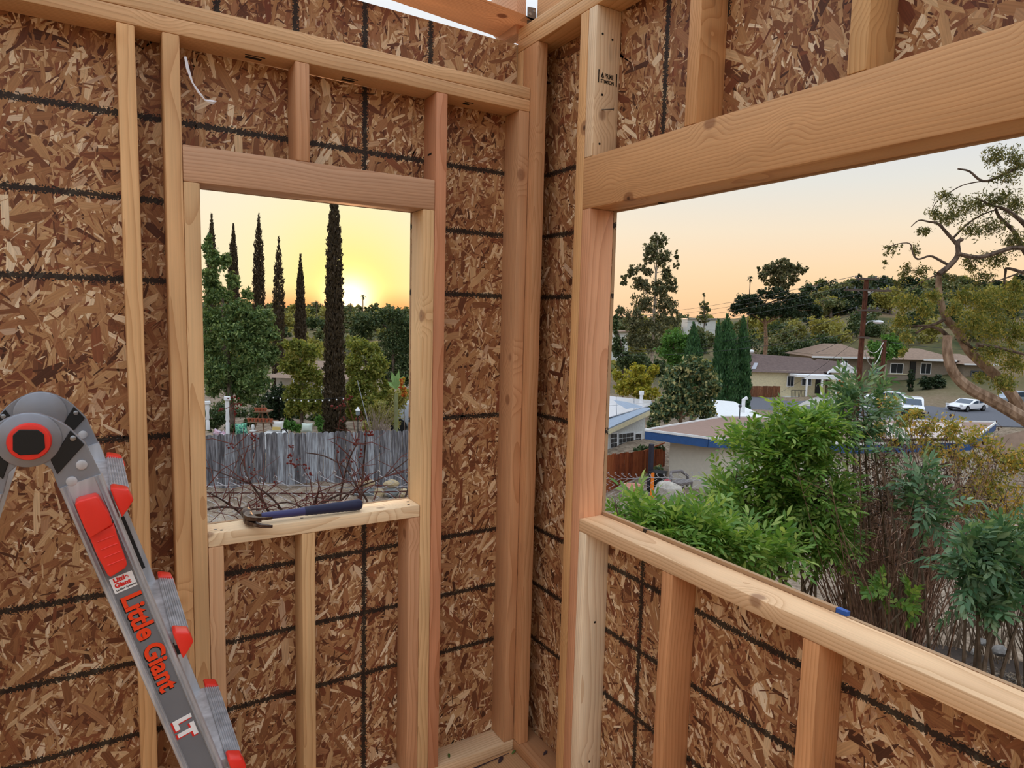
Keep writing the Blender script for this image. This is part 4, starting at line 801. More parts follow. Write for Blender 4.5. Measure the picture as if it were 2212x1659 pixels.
def cushion(u, v, su, sv, m, lab, rot=0., band=None):
    r = thing('cushion', lab, 'cushion', G(u, v + sv / 2), math.atan2(CR[1], CR[0])); a, b = su * k / 2, sv * k
    bm = MB(); n_ = 8; V = []
    for s_ in (-1, 1):
        for i in range(n_ + 1):
            for j in range(n_ + 1):
                x_, z_ = i / n_ * 2 - 1, j / n_ * 2 - 1; e = (1 - x_ ** 2) ** .5 * (1 - z_ ** 2) ** .5; V.append((x_ * a * (1 - .08 * (1 - z_ ** 2)), s_ * (.012 + .09 * e ** .8), b / 2 + z_ * b / 2 * (1 - .08 * (1 - x_ ** 2))))
    N_ = (n_ + 1) ** 2; F_ = []
    for s_ in (0, 1):
        for i in range(n_):
            for j in range(n_): q = [s_ * N_ + i * (n_ + 1) + j, s_ * N_ + (i + 1) * (n_ + 1) + j, s_ * N_ + (i + 1) * (n_ + 1) + j + 1, s_ * N_ + i * (n_ + 1) + j + 1]; F_.append(tuple(q))
    o = bm.add(V, F_).build('cushion_cover', m, r, True); o.rotation_euler = (-.15, rot, 0)
    if band: MB().box(-a * .7, a * .7, -.115, -.09, b * .12, b * .45).build('printed_band', band, r)
    return r
cushion(600, 920, 25, 21, CUSHW, 'white cushion with a yellow band on the garden bench', 0, CUSHY); cushion(663, 924, 24, 20, flat('sage_cushion', (192, 204, 194), .85), 'pale sage patterned cushion behind the grey fence'); cushion(522, 926, 27, 24, TEAL, 'teal patterned cushion behind the grey fence', -.12); cushion(466, 934, 16, 14, PINKP, 'pink and purple print cushion at the fence corner', .4); cushion(480, 939, 22, 12, PINKP, 'pink patterned cushion lying low behind the fence', .9)
bn = thing('garden_bench', 'white garden bench peeping over the grey fence', 'bench', G(597, 952), math.atan2(CR[1], CR[0])); MB().box(-.28, .28, -.2, .2, .20, .27).build('seat', WHITE, bn)
for a in (-.24, .24): MB().box(a - .03, a + .03, -.18, .18, -.25, .2).build('leg', WHITE, bn)
MB().tube([(.2, -.2, .2), (.22, -.2, .36), (.3, -.2, .4), (.38, -.2, .3), (.4, -.2, .2)], .02, 5).build('armrest', BLACKP, bn)
ls = thing('plant_ladder', 'wooden A-frame shelf ladder holding terracotta pots', 'shelf', G(558, 940), math.atan2(CR[1], CR[0])); zt_ = (940 - 876) * k
for x0_, x1_, y_ in ((-13, 3, 0), (12, 0, 0), (-1, 2, .45), (22, 6, .45)): MB().tube([(x0_ * k, y_, 0), (x1_ * k + .02, .2, zt_)], .022, 5).build('ladder_leg', WOODL, ls)
for zz, a, b in ((27 * k, -22, 34), (50 * k, -8, 22)): MB().box(a * k, b * k, -.05, .4, zz, zz + .03).build('shelf_board', WOODL, ls)
for i in range(7):
    for zz, u in ((27 * k + .03, -20 + i * 8), (50 * k + .03, -4 + i * 6.5)):
        if zz > 40 * k and i > 3: continue
        pth = thing('terracotta_pot', ('terracotta flower pot on the lower shelf of the plant ladder' if zz < 40 * k else 'terracotta flower pot on the upper shelf of the plant ladder'), 'pot', np.array(ls.location) + np.array((rt * u * k + (0, 0, zz))), 0, 'pots on the lower ladder shelf' if zz < 40 * k else 'pots on the upper ladder shelf')
        MB().lathe([(.032, 0), (.05, .075), (.056, .075), (.056, .1), (.045, .1), (.03, .02)], (0, 0, 0), 10).build('pot_body', TERRA, pth, True)
gn = thing('garden_fountain', 'small white tiered garden fountain with a pointed top', 'fountain', G(547, 950)); MB().lathe([(.1, 0), (.06, .1), (.19, .14), (.2, .18), (.05, .2), (.05, .24), (.1, .26), (.1, .28), (.03, .3), (.055, .36), (.045, .43), (.01, .46)], (0, 0, 0), 14).build('fountain_tiers', STUCW, gn, True)
for u, v0, v1, w, lab in ((492, 856, 918, 9, 'white carved garden post with a flat cap'), (449, 866, 908, 9, 'white garden post at the edge of the window')):
    r = thing('white_post', lab, 'post', G(u, v1 + 20)); h_ = (v1 + 20 - v0) * k; MB().lathe([(.055, 0), (.055, h_ * .3), (.04, h_ * .34), (.058, h_ * .4), (.045, h_ * .6), (.06, h_ * .75), (.055, h_ * .9)], (0, 0, 0), 10).build('post_shaft', WHITE, r, True); MB().box(-.08, .08, -.08, .08, h_ * .9, h_).build('cap', WHITE, r, bevel=.01)
# string lights
A_, B_ = G(560, 850, 20.5), G(742, 858, 20.5); r = thing('string_lights', 'string of round white bulbs across the garden', 'lights', A_)
MB().tube([(B_ - A_) * i / 12 - np.array((0, 0, .5 * (i / 12) * (1 - i / 12))) for i in range(13)], .006, 4).build('cable', WIRE, r)
for i in range(13): MB().ball((B_ - A_) * i / 12 - np.array((0, 0, .05 + .5 * (i / 12) * (1 - i / 12))), .026, 8).build('bulb', WHITE, r, True)
ln = thing('garden_lantern', 'white-capped garden lantern on a thin post', 'lantern', G(773, 935)); h_ = (935 - 897) * k; MB().tube([(0, 0, 0), (0, 0, h_)], .012, 6).build('post', BLACKP, ln); MB().lathe([(.045, h_), (.06, h_ + .02), (.065, h_ + .13), (.05, h_ + .14)], (0, 0, 0), 8).build('glass_body', flat('lantern_glass', (120, 132, 138), .15, 0, .6), ln); MB().lathe([(.075, h_ + .14), (.07, h_ + .17), (.03, h_ + .21), (.01, h_ + .25)], (0, 0, 0), 10).build('cap', WHITE, ln, True)
o = MB().tube([G(796, 918), G(784, 870), G(772, 822)], .012, 5).build('metal_rod', flat('grey_rod', (150, 154, 160), .4, .5)); tag(o, 'thin grey rod leaning behind the tall cypress', 'rod')
f = Frame('white_garden_house', 'white garden house with posts behind the cypress trees', 'house', 640, 30, G(640, 990, 30)[2]); f.box('wall', STUCW, 575, 742, 815, 990, 1.5, 6)
hip(f, 566, 750, 790, 818, .4, 7, 1.5, ROOFT); f.win(668, 676, 880, 925, 1.5, 1); f.win(682, 692, 880, 925, 1.5, 1); f.box('door', DARKGLASS, 600, 622, 865, 990, 1.4, 1.5)
for u in (631, 661, 692): f.box('porch_post', WHITE, u - 1.6, u + 1.6, 815, 990, .4, .5)
f.box('planter_box', STUCW, 621, 648, 906, 940, -1.2, -.8)
f = Frame('tarp_car', 'pale covered car glimpsed right of the lantern', 'car', 880, 24, G(880, 945, 24)[2]); x0_, x1_, z0_, z1_ = f.rect(852, 915, 869, 940)
MB().prism([(x0_, 0, z0_), (x1_, 0, z0_), (x1_, 0, z1_ * .72 + z0_ * .28), (x1_ * .7 + x0_ * .3, 0, z1_), (x1_ * .35 + x0_ * .65, 0, z1_), (x0_, 0, z1_ * .6 + z0_ * .4)], (0, 1.6, 0)).build('cover', flat('grey_cover', (168, 176, 186), .5), f.root, True, .08, 2)
for u in (866, 902): MB().tube([(f.X(u), -.05, z0_ + .3), (f.X(u), .2, z0_ + .3)], .3, 14).build('wheel', TYRE, f.root)
# ---------------------------------------------------------------- foliage helpers
def unit(a): return a / (np.linalg.norm(a, axis=-1, keepdims=True) + 1e-9)
def quads(C, D, N, L, Wd):
    S = unit(np.cross(D, N)); D = unit(D); L = np.asarray(L)[:, None] / 2; Wd = np.asarray(Wd)[:, None] / 2
    V = np.stack([C - D * L, C + S * Wd - D * L * .1, C + D * L, C - S * Wd - D * L * .1], 1).reshape(-1, 3); return V
def leafcloud(name, clumps, n, L, W_, m, parent, seed, droop=.3, sub=.28, shell=.45, up=0.0, per=22):
    """leaves gathered in twiggy tufts over ellipsoid boughs"""
    R = np.random.default_rng(seed); cl = np.asarray(clumps, float); w = (cl[:, 3] * cl[:, 5]) ** .9; w /= w.sum()
    K = max(8, n // per); ci = R.choice(len(cl), K, p=w); dr = unit(R.normal(0, 1, (K, 3))); rad = R.random(K) ** shell
    sc = cl[ci, :3] + dr * cl[ci, 3:] * rad[:, None]; sr = np.minimum(cl[ci, 3], cl[ci, 5]) * sub * R.uniform(.6, 1.4, K)
    li = R.integers(0, K, n); off = R.normal(0, .55, (n, 3)); C = sc[li] + off * sr[li][:, None]
    D = unit(R.normal(0, 1, (n, 3)) + unit(off) * .5 + np.array((0, 0, up - droop))); N_ = unit(R.normal(0, 1, (n, 3)) + np.array((0, 0, .6)))
    V = quads(C, D, N_, L * R.uniform(.65, 1.35, n), W_ * R.uniform(.7, 1.3, n))
    b = np.array(parent.location) if parent is not None else 0
    return link(name, mesh_np(name, V - b, np.arange(4 * n).reshape(-1, 4)), m, parent, 'stuff')
def PCL(d, items, thick=.8, seed=0, jit=.35):
    R = np.random.default_rng(seed); out = []
    for u, v, ru, rv in items:
        dd_ = d + R.uniform(-1, 1) * jit * max(i[2] for i in items) * px(d); k = px(d); c = P(u, v, dd_); out.append((*c, ru * k, ru * k * thick, rv * k))
    return out
def curve(pts, n_=4):
    pts = [np.array(p, float) for p in pts]; out = []
    for i in range(len(pts) - 1):
        a, b, c, e = pts[max(i - 1, 0)], pts[i], pts[i + 1], pts[min(i + 2, len(pts) - 1)]
        for k in range(n_):
            t = k / n_; out.append(.5 * (2 * b + (c - a) * t + (2 * a - 5 * b + 4 * c - e) * t * t + (3 * b - a - 3 * c + e) * t ** 3))
    return out + [pts[-1]]
def limb(mb, pts, r0, r1, k=6, n_=3):
    q = curve(pts, n_); mb.tube(q, [r0 + (r1 - r0) * i / (len(q) - 1) for i in range(len(q))], k)
BARK = barkmat('grey_brown_bark', (78, 66, 58), (122, 108, 96)); BARKP = barkmat('pale_bark', (142, 128, 114), (196, 184, 168), 6.); BARKR = barkmat('warm_bark', (104, 80, 62), (158, 130, 106), 10.)
def tree(name, label, u, d, items, n_, Lp, Wp, leafm, bark, trunk, seed, droop=.3, sub=.28, thick=.8, group=None, limbs=5, shell=.45, cat='tree', up=0., per=22):
    g_ = gpt(u, d); r = thing(name, label, cat, g_, 0, group); k = px(d); cl = PCL(d, items, thick, seed); b = np.array(r.location)
    R = random.Random(seed); mb = MB(); tp = [P(uu, vv, d) - b for uu, vv, _ in trunk]; tr = [w_ * k for *_, w_ in trunk]
    q = tp + [np.array((tp[-1][0], tp[-1][1], min(-.3, tp[-1][2] - .4)))]; qr = tr + [tr[-1] * 1.2]; mb.tube(q, qr, 8); mb.build('trunk', bark, r, True)
    if limbs:
        ch = sorted(cl, key=lambda c: -c[3] * c[5])[:limbs]
        for c in ch:
            e = np.array(c[:3]) - b; s_ = min(tp, key=lambda p: np.linalg.norm(p - e) + 2.5 * max(0, p[2] - e[2])); mid = (s_ + e) / 2 + np.array((0, 0, .1 * np.linalg.norm(e - s_))); lb = MB(); limb(lb, [s_, mid, e], tr[0] * .8 + .35 * k, .25 * k, 5); lb.build('branch', bark, r, True)
    leafcloud('foliage', cl, int(n_ * 1.35), Lp * 1.15 * k, Wp * 1.5 * k, leafm, r, seed, droop, sub, shell, up, per); return r
def cypress(name, label, u, d, prof, n_, Lp, leafm, seed, group=None, lean=0.0):
    """a column of upswept sprays; prof = (row, half width) from the tip down"""
    g_ = gpt(u, d); R = np.random.default_rng(seed); k = px(d); r = thing(name, label, 'tree', g_, 0, group); b = np.array(r.location)
    pv = np.array([p[0] for p in prof], float); pw = np.array([p[1] for p in prof], float)
    cw = np.concatenate([[0], np.cumsum((pw[1:] + pw[:-1]) / 2 * np.diff(pv))]); s = R.random(n_) * cw[-1]; v = np.interp(s, cw, pv)
    a = R.uniform(0, 2 * math.pi, n_); lump = 1 + .10 * np.sin(v * .23 + seed) + .07 * np.sin(v * .61 + 2 * np.sin(a * 2)); w = np.interp(v, pv, pw) * k * lump * (R.random(n_) ** .33)
    t_, bt = P(u, pv[0], d), P(u, pv[-1], d); f_ = (v - pv[0]) / (pv[-1] - pv[0]); base = t_ + (bt - t_) * f_[:, None]
    C = base + np.c_[np.cos(a) * w, np.sin(a) * w, np.zeros(n_)]; D = unit(np.c_[np.cos(a) * .38, np.sin(a) * .38, np.ones(n_)] + R.normal(0, .28, (n_, 3))); N_ = unit(np.c_[np.cos(a), np.sin(a), np.zeros(n_)] + R.normal(0, .6, (n_, 3)))
    V = quads(C, D, N_, Lp * k * R.uniform(.6, 1.4, n_), Lp * k * .36 * R.uniform(.7, 1.3, n_)); link('foliage', mesh_np('foliage', V - b, np.arange(4 * n_).reshape(-1, 4)), leafm, r, 'stuff')
    MB().tube([(bt[0] - b[0], bt[1] - b[1], -.3), (bt - b), t_ - b - (t_ - bt) * .08], [pw[-1] * k * .35, pw[-1] * k * .3, .3 * k], 8).build('trunk', BARK, r, True); return r
def palm(label, u, v, d, hpx, cr, seed, group=None):
    p = P(u, v, d); g_ = gpt(u, d); r = thing('palm_tree', label, 'tree', (p[0], p[1], g_[2]), 0, group); b = np.array(r.location); k = px(d); R = random.Random(seed); t_ = p - b
    MB().tube([(0, 0, -.3), t_], [1.3 * k, .9 * k], 6).build('trunk', BARK, r)
    for i in range(16):
        a = i * 2.4; el = R.uniform(-.9, 1.2); L_ = cr * k * R.uniform(.8, 1.1); h_ = np.array((math.cos(a), math.sin(a), 0)); q = [t_, t_ + h_ * L_ * .5 * math.cos(el) + (0, 0, L_ * .5 * math.sin(el)), t_ + h_ * L_ * math.cos(el) + (0, 0, L_ * (math.sin(el) - .45))]; s_ = np.array((-h_[1], h_[0], 0)) * L_ * .16
        MB().add([q[0], q[1] + s_ - (0, 0, .1 * L_), q[2], q[1] - s_ - (0, 0, .1 * L_), q[1]], [(0, 1, 4), (1, 2, 4), (2, 3, 4), (3, 0, 4)]).build('frond', LV['pine'], r)
    return r
LV = dict(
    pepper=leafmat('pepper_leaf', (60, 87, 52), (111, 135, 82), (148, 165, 108)), cyp=leafmat('cypress_leaf', (54, 46, 36), (84, 72, 56), None, .25), gold=leafmat('gold_green_leaf', (96, 112, 52), (140, 148, 74), (172, 168, 92), .45),
    dark=leafmat('dark_leaf', (43, 60, 38), (77, 96, 60), (108, 118, 79), .25), pine=leafmat('pine_leaf', (30, 43, 30), (55, 72, 47), None, .2), euc=leafmat('eucalyptus_leaf', (69, 77, 57), (113, 116, 87), (143, 138, 104), .35),
    jun=leafmat('juniper_leaf', (43, 74, 52), (79, 118, 74), None, .2), loq=leafmat('loquat_leaf', (52, 77, 57), (101, 123, 87), (189, 179, 123), .25), yel=leafmat('yellow_leaf', (128, 138, 52), (176, 170, 70), (214, 198, 96), .45),
    grn=leafmat('green_leaf', (62, 101, 50), (106, 148, 72), None, .35), olive=leafmat('olive_leaf', (123, 126, 69), (167, 162, 91), None, .35), hill=leafmat('hill_leaf', (77, 94, 60), (118, 126, 82), (140, 133, 96), .25), ygr=leafmat('yellow_green_leaf', (92, 104, 56), (132, 134, 78), (180, 152, 82), .4))

# ---------------------------------------------------------------- trees seen through the small window
cypress('cypress_tree', 'tallest dark cypress reaching past the window head beside the sun', 722, 21, [(385, 2), (430, 7), (470, 11), (520, 15), (600, 18), (700, 20), (800, 22), (900, 25), (960, 25)], 15000, 9, LV['cyp'], 1, 'cypress trees')
for i, (u, tv, w_, bv, lb) in enumerate(((457, 462, 12, 700, 'first cypress from the opening edge, its tip above the green tree'), (504, 484, 13, 720, 'second cypress from the opening edge, partly hidden in leaves'), (559, 462, 14, 760, 'third cypress from the opening edge, standing in clear sky'), (602, 512, 14, 920, 'fourth cypress, its dark foot behind the golden bushes'), (649, 549, 12, 760, 'shortest cypress, nearest the tallest one'))):
    cypress('cypress_tree', lb, u, 36 + i, [(tv, .8), (tv + 22, 3), (tv + 60, w_ * .62), (tv + 120, w_ * .85), (bv - 60, w_), (bv, w_)], 5200, 7, LV['cyp'], 10 + i, 'cypress trees')
tree('pepper_tree', 'big leafy green tree filling the lower side of the small window', 500, 20.5, [(448, 530, 12, 28), (462, 560, 16, 22), (455, 600, 22, 28), (487, 565, 13, 18), (503, 605, 15, 18), (470, 640, 33, 24), (535, 637, 12, 12), (515, 668, 33, 22), (465, 690, 33, 33), (560, 690, 32, 26), (510, 720, 48, 38), (578, 722, 24, 24), (460, 750, 30, 40), (550, 760, 38, 34), (586, 768, 17, 24), (500, 800, 48, 38), (552, 822, 32, 32), (460, 820, 25, 35), (520, 852, 38, 22)], 24000, 7.5, 2.4, LV['pepper'], BARK, [(480, 640, 3), (490, 760, 6), (497, 880, 8)], 21, .5, .24, 1.0)
tree('golden_shrub_tree', 'olive-gold small tree left of the tall cypress trunk', 650, 25, [(640, 748, 28, 14), (668, 760, 26, 20), (625, 790, 22, 22), (658, 800, 32, 28), (688, 820, 16, 24), (648, 842, 26, 20), (614, 742, 18, 7), (640, 880, 24, 24), (668, 868, 22, 26), (622, 850, 14, 18), (688, 870, 14, 26)], 8600, 6, 2.6, LV['gold'], BARK, [(655, 780, 2), (652, 880, 3)], 22, .2, .3)
tree('golden_shrub_tree', 'olive-gold small tree right of the tall cypress trunk', 790, 25, [(772, 745, 28, 16), (800, 758, 26, 18), (765, 790, 22, 26), (815, 790, 22, 24), (790, 822, 32, 26), (832, 838, 12, 18), (765, 840, 22, 22), (800, 866, 32, 24), (758, 875, 14, 26)], 8600, 6, 2.6, LV['gold'], BARK, [(790, 780, 2), (795, 880, 3)], 23, .2, .3)
tree('broad_dark_tree', 'dark broad tree by the right jamb of the small window', 850, 46, [(800, 692, 38, 20), (850, 686, 38, 20), (885, 720, 25, 40), (850, 740, 40, 35), (875, 790, 25, 45), (780, 716, 24, 20), (830, 800, 30, 30)], 11000, 4.5, 2.2, LV['dark'], BARK, [(850, 720, 3), (850, 860, 5)], 24, .2, .26)
tree('garden_hedge', 'dark hedge behind the plant ladder and cushions', 640, 27.5, [(575, 880, 30, 30), (560, 915, 35, 25), (610, 900, 30, 30), (650, 905, 26, 24), (700, 900, 30, 30), (690, 860, 20, 24), (480, 900, 40, 30), (520, 905, 35, 28)], 9000, 5, 2.4, LV['dark'], BARK, [(640, 900, 2), (640, 940, 2)], 125, limbs=0, cat='hedge')
tree('garden_hedge', 'grey-green hedge behind the lantern and rod', 810, 27.5, [(760, 895, 22, 34), (790, 880, 30, 34), (830, 870, 34, 40), (870, 880, 30, 40), (850, 920, 34, 25), (790, 925, 34, 20)], 8000, 5, 2.4, LV['olive'], BARK, [(810, 900, 2), (810, 940, 2)], 126, limbs=0, cat='hedge')
tree('dark_shrub', 'dark bush beneath the string lights', 605, 26, [(600, 860, 22, 30), (585, 895, 22, 22), (625, 890, 14, 25)], 3500, 5, 2.2, LV['pine'], BARK, [(602, 860, 2), (602, 920, 3)], 25)
tree('garden_fern', 'bright fern-like plant between the two pale cushions', 640, 20.5, [(625, 918, 14, 9), (640, 925, 12, 7), (690, 915, 8, 16)], 1300, 9, 2, LV['grn'], BARK, [(630, 920, 1), (630, 945, 1)], 26, -.1, cat='plant', limbs=0)
tree('garden_bush', 'low green bush under the leafy tree by the fence', 470, 19.5, [(470, 905, 22, 16), (455, 920, 16, 12), (500, 925, 14, 10), (540, 912, 16, 10)], 2600, 5.5, 2.2, LV['dark'], BARK, [(470, 910, 1), (470, 945, 1)], 27, cat='plant', limbs=0)
tree('garden_bush', 'mixed grey-green bush behind the lantern', 840, 22, [(815, 885, 20, 25), (850, 900, 25, 25), (870, 860, 18, 22), (800, 920, 20, 12)], 2600, 5, 1.8, LV['olive'], BARK, [(840, 900, 1), (840, 945, 1)], 28, cat='plant', limbs=0)
tree('flowering_bush', 'bush with red and yellow leaves against the right jamb', 872, 18.5, [(872, 845, 9, 22), (868, 825, 8, 14)], 260, 6, 3.5, leafmat('red_leaf', (190, 60, 50), (200, 150, 60), (150, 160, 60)), BARK, [(872, 850, .8), (874, 930, 1)], 29, cat='plant', limbs=0)
bp = thing('banana_plant', 'banana plant with broad pale leaves by the right jamb', 'plant', gpt(855, 20)); b_ = np.array(bp.location); MB().tube([(0, 0, -.2), P(856, 850, 20) - b_], [.09, .06], 8).build('stem', flat('banana_stem', (120, 124, 84), .7), bp)
for u, v, uu, vv in ((846, 802, 12, 0), (862, 800, -10, 0), (872, 812, -8, 4), (838, 825, 10, 6), (852, 815, 0, 0)):
    a0_, a1_ = P(856, 842, 20) - b_, P(u, v, 20) - b_; md = (a0_ + a1_) / 2 + np.array((0, 0, .06)); s_ = np.cross(a1_ - a0_, CF); s_ = s_ / np.linalg.norm(s_) * .085
    MB().add([a0_, md + s_ - CF * .04, a1_, md - s_ - CF * .04, md], [(0, 1, 4), (1, 2, 4), (2, 3, 4), (3, 0, 4)]).add([a0_ + CF * .004, md + s_ - CF * .036, a1_ + CF * .004, md - s_ - CF * .036, md + CF * .004], [(4, 1, 0), (4, 2, 1), (4, 3, 2), (4, 0, 3)]).build('leaf', leafmat('banana_leaf', (120, 160, 96), (150, 184, 120)), bp)
# hillside beyond: single trees down to the valley and up to the skyline
R = random.Random(77)
def rowof(p):
    q = np.array(p) - CAM; return 829.5 - FPX * (q @ CU) / (q @ CF)
def hilltree(u, v, d, w_, h_, m, seed, label, group, n_=650, trunk=True):
    v = rowof(gpt(u, d)) - h_ * R.uniform(.85, 1.0)
    it = [(u + R.uniform(-.45, .45) * w_, v + R.uniform(-.1, .75) * h_, w_ * R.uniform(.35, .6), h_ * R.uniform(.3, .5)) for _ in range(5)] + [(u, v + .1 * h_, w_ * .5, h_ * .35)]
    return tree('hill_tree', label, u, d, it, n_, 4.2, 3.0, LV[m], BARK, [(u, v + h_ * .3, max(.6, w_ * .05)), (u, v + h_ * .9, max(.8, w_ * .07))], seed, .2, .45, .9, group, 0)
def slope(n_by_d, u0, u1, sizes, kinds, sd, label, group, skip=None):
    i = 0
    for d, cnt in n_by_d.items():
        for j in range(cnt):
            u = u0 + (j + R.uniform(.1, .9)) / cnt * (u1 - u0); w_ = sizes[d] * R.uniform(.8, 1.35); i += 1
            if skip and skip(u, d): continue
            hilltree(u, 0, d + R.uniform(-6, 6), w_, w_ * R.uniform(.5, .95), R.choice(kinds), sd + i, label, group, int(170 + w_ * w_ * .42))
slope({300: 30, 262: 22, 230: 20, 195: 16, 165: 14, 130: 12, 95: 8, 66: 6}, 420, 915, {300: 19, 262: 23, 230: 26, 195: 30, 165: 33, 130: 36, 95: 40, 66: 44}, ['hill', 'dark', 'hill', 'olive'], 300, 'rounded tree on the hazy slope under the setting sun', 'trees on the sunset slope')
for u, v, h_, lb in ((784, 640, 9, 'tall fan palm on the skyline right of the sun'), (757, 658, 8, 'short palm silhouetted just right of the sun'), (684, 652, 6, 'small palm on the skyline before the tall cypress'), (775, 660, 4, 'tiny palm between the two skyline palms')): palm(lb, u, v, 240, 30, h_, int(u))

# ---------------------------------------------------------------- trees seen through the wide opening
tree('eucalyptus_tree', 'tall eucalyptus with pale trunk and drooping boughs', 1410, 92, [(1422, 520, 20, 18), (1405, 545, 20, 24), (1430, 556, 22, 20), (1393, 582, 22, 14), (1362, 586, 18, 15), (1440, 588, 13, 24), (1461, 560, 8, 24), (1349, 606, 10, 12), (1385, 612, 22, 22), (1424, 622, 26, 22), (1452, 618, 13, 22), (1392, 655, 32, 22), (1440, 660, 22, 22), (1372, 692, 28, 24), (1420, 702, 36, 26), (1458, 690, 14, 20), (1375, 732, 26, 24), (1410, 748, 26, 20), (1342, 672, 12, 16)], 13500, 5.2, 1.8, LV['euc'], BARKP, [(1421, 520, 1.1), (1417, 590, 2.0), (1413, 680, 2.8), (1409, 760, 3.4), (1407, 800, 3.6)], 31, .8, .2, .8, None, 12)
tree('eucalyptus_tree', 'domed eucalyptus standing behind the umbrella pine', 1688, 175, [(1690, 570, 26, 12), (1664, 581, 20, 12), (1715, 579, 18, 13), (1650, 596, 14, 12), (1690, 595, 36, 18), (1733, 586, 12, 7), (1670, 611, 22, 11), (1714, 606, 16, 12), (1640, 581, 6, 5), (1742, 579, 5, 4), (1700, 618, 14, 8)], 6000, 4.2, 1.8, LV['euc'], BARKP, [(1692, 575, .7), (1688, 600, 1.3), (1685, 640, 1.8)], 32, .4, .24, .8, None, 8)
tree('umbrella_pine', 'dark spreading umbrella pine on a bare trunk', 1655, 102, [(1670, 634, 38, 12), (1620, 650, 33, 16), (1720, 650, 38, 16), (1590, 668, 13, 14), (1757, 670, 18, 15), (1640, 670, 48, 16), (1700, 670, 54, 18), (1767, 682, 9, 7)], 13000, 4.2, 1.8, LV['pine'], BARKR, [(1648, 660, 2.2), (1653, 700, 3.4), (1655, 740, 4.2), (1652, 772, 4.6)], 33, .0, .24, .9, None, 7)
palm('slim fan palm beside the domed eucalyptus', 1621, 601, 175, 30, 9, 5)
for i, (u, tv, w_, bv, lb) in enumerate(((1498, 697, 21, 860, 'lone conical juniper left of the juniper pair'), (1552, 690, 11, 870, 'slim juniper tip behind the wide juniper'), (1571, 679, 25, 880, 'widest conical juniper of the row'), (1606, 682, 15, 884, 'narrow juniper nearest the cream house'))):
    cypress('juniper_tree', lb, u, 59 + i * .6, [(tv, 1), (tv + 18, w_ * .35), (tv + 50, w_ * .75), (tv + 90, w_), (bv - 40, w_ * 1.05), (bv, w_ * .9)], int(2600 + w_ * 150), 8, LV['jun'], 40 + i, 'row of junipers')
tree('green_tree', 'fresh green tree between the eucalyptus and the junipers', 1455, 64, [(1455, 732, 26, 22), (1478, 746, 18, 22), (1438, 760, 24, 18), (1462, 775, 26, 18)], 4200, 4.5, 2.2, LV['grn'], BARK, [(1455, 750, 1.5), (1455, 820, 2)], 45)
tree('dark_tree', 'dark tree at the edge of the wide opening beside the eucalyptus', 1340, 72, [(1335, 745, 15, 25), (1352, 778, 22, 18), (1330, 700, 8, 25), (1380, 778, 22, 14), (1420, 790, 22, 12)], 4200, 4.5, 2.2, LV['dark'], BARK, [(1345, 760, 1.5), (1345, 850, 2)], 46)
tree('yellow_tree', 'yellow-leaved tree behind the solar roof', 1385, 62, [(1380, 815, 36, 20), (1350, 835, 24, 18), (1412, 800, 15, 12), (1395, 845, 34, 18), (1332, 812, 10, 16), (1378, 795, 16, 10)], 4600, 5, 2.8, LV['yel'], BARK, [(1385, 830, 1.5), (1385, 880, 2)], 47)
tree('loquat_tree', 'dark broad-leaved loquat tree above the beige house', 1478, 43.5, [(1500, 792, 36, 22), (1462, 820, 36, 32), (1530, 832, 28, 32), (1480, 870, 50, 32), (1430, 888, 30, 24), (1525, 880, 26, 28), (1412, 914, 14, 12)], 6200, 9, 3.4, LV['loq'], BARKR, [(1478, 850, 2.5), (1470, 905, 4), (1472, 930, 4)], 48, .1, .26, .9, None, 6)
tree('hedge_bush', 'clipped bush under the gridded window', 1388, 40.5, [(1388, 972, 24, 9), (1420, 970, 16, 9), (1355, 985, 16, 7), (1325, 990, 16, 7), (1400, 985, 30, 8), (1370, 990, 24, 7)], 3200, 5, 2, LV['dark'], BARK, [(1388, 975, 1), (1388, 1010, 1)], 49, cat='bush', limbs=0)
tree('hedge_bush', 'small grey-green bush topping the rubbish bin', 1423, 35.5, [(1423, 1013, 13, 7)], 500, 5, 2, LV['loq'], BARK, [(1423, 1015, 1), (1423, 1050, 1)], 50, cat='bush', limbs=0)
tree('front_bush', 'round dark bush by the grey-brown house door', 2015, 88, [(2000, 828, 14, 16), (2028, 826, 14, 14)], 1500, 4, 2, LV['pine'], BARK, [(2015, 830, 1), (2015, 850, 1)], 51, cat='bush', limbs=0)
tree('front_bush', 'narrow dark shrub before the grey-brown house window', 1967, 88, [(1967, 820, 7, 22), (1966, 842, 6, 14)], 900, 4, 2, LV['pine'], BARK, [(1967, 830, 1.4), (1967, 855, 1.6)], 52, cat='bush', limbs=0)
tree('street_tree', 'green tree behind the short leaning pole', 1915, 90, [(1905, 765, 26, 18), (1935, 752, 24, 18), (1885, 750, 18, 14), (1920, 735, 22, 14)], 3600, 4.2, 2.2, LV['grn'], BARKP, [(1918, 760, 1.2), (1912, 800, 1.6), (1908, 838, 2)], 53)
tree('olive_tree', 'pale olive-yellow tree below the ridge-top house', 1790, 165, [(1790, 660, 20, 22), (1775, 675, 18, 18), (1806, 672, 18, 20), (1790, 690, 22, 14)], 2400, 3.6, 2.2, LV['olive'], BARK, [(1790, 670, .9), (1790, 715, 1.2)], 54)
tree('conifer_tree', 'open conical pine on the ridge beside the pole top', 1855, 215, [(1856, 598, 6, 8), (1852, 612, 14, 8), (1864, 616, 12, 7), (1855, 628, 20, 8), (1852, 640, 16, 8)], 1500, 3.4, 1.8, LV['pine'], BARK, [(1856, 592, .4), (1855, 650, 1.2)], 55)
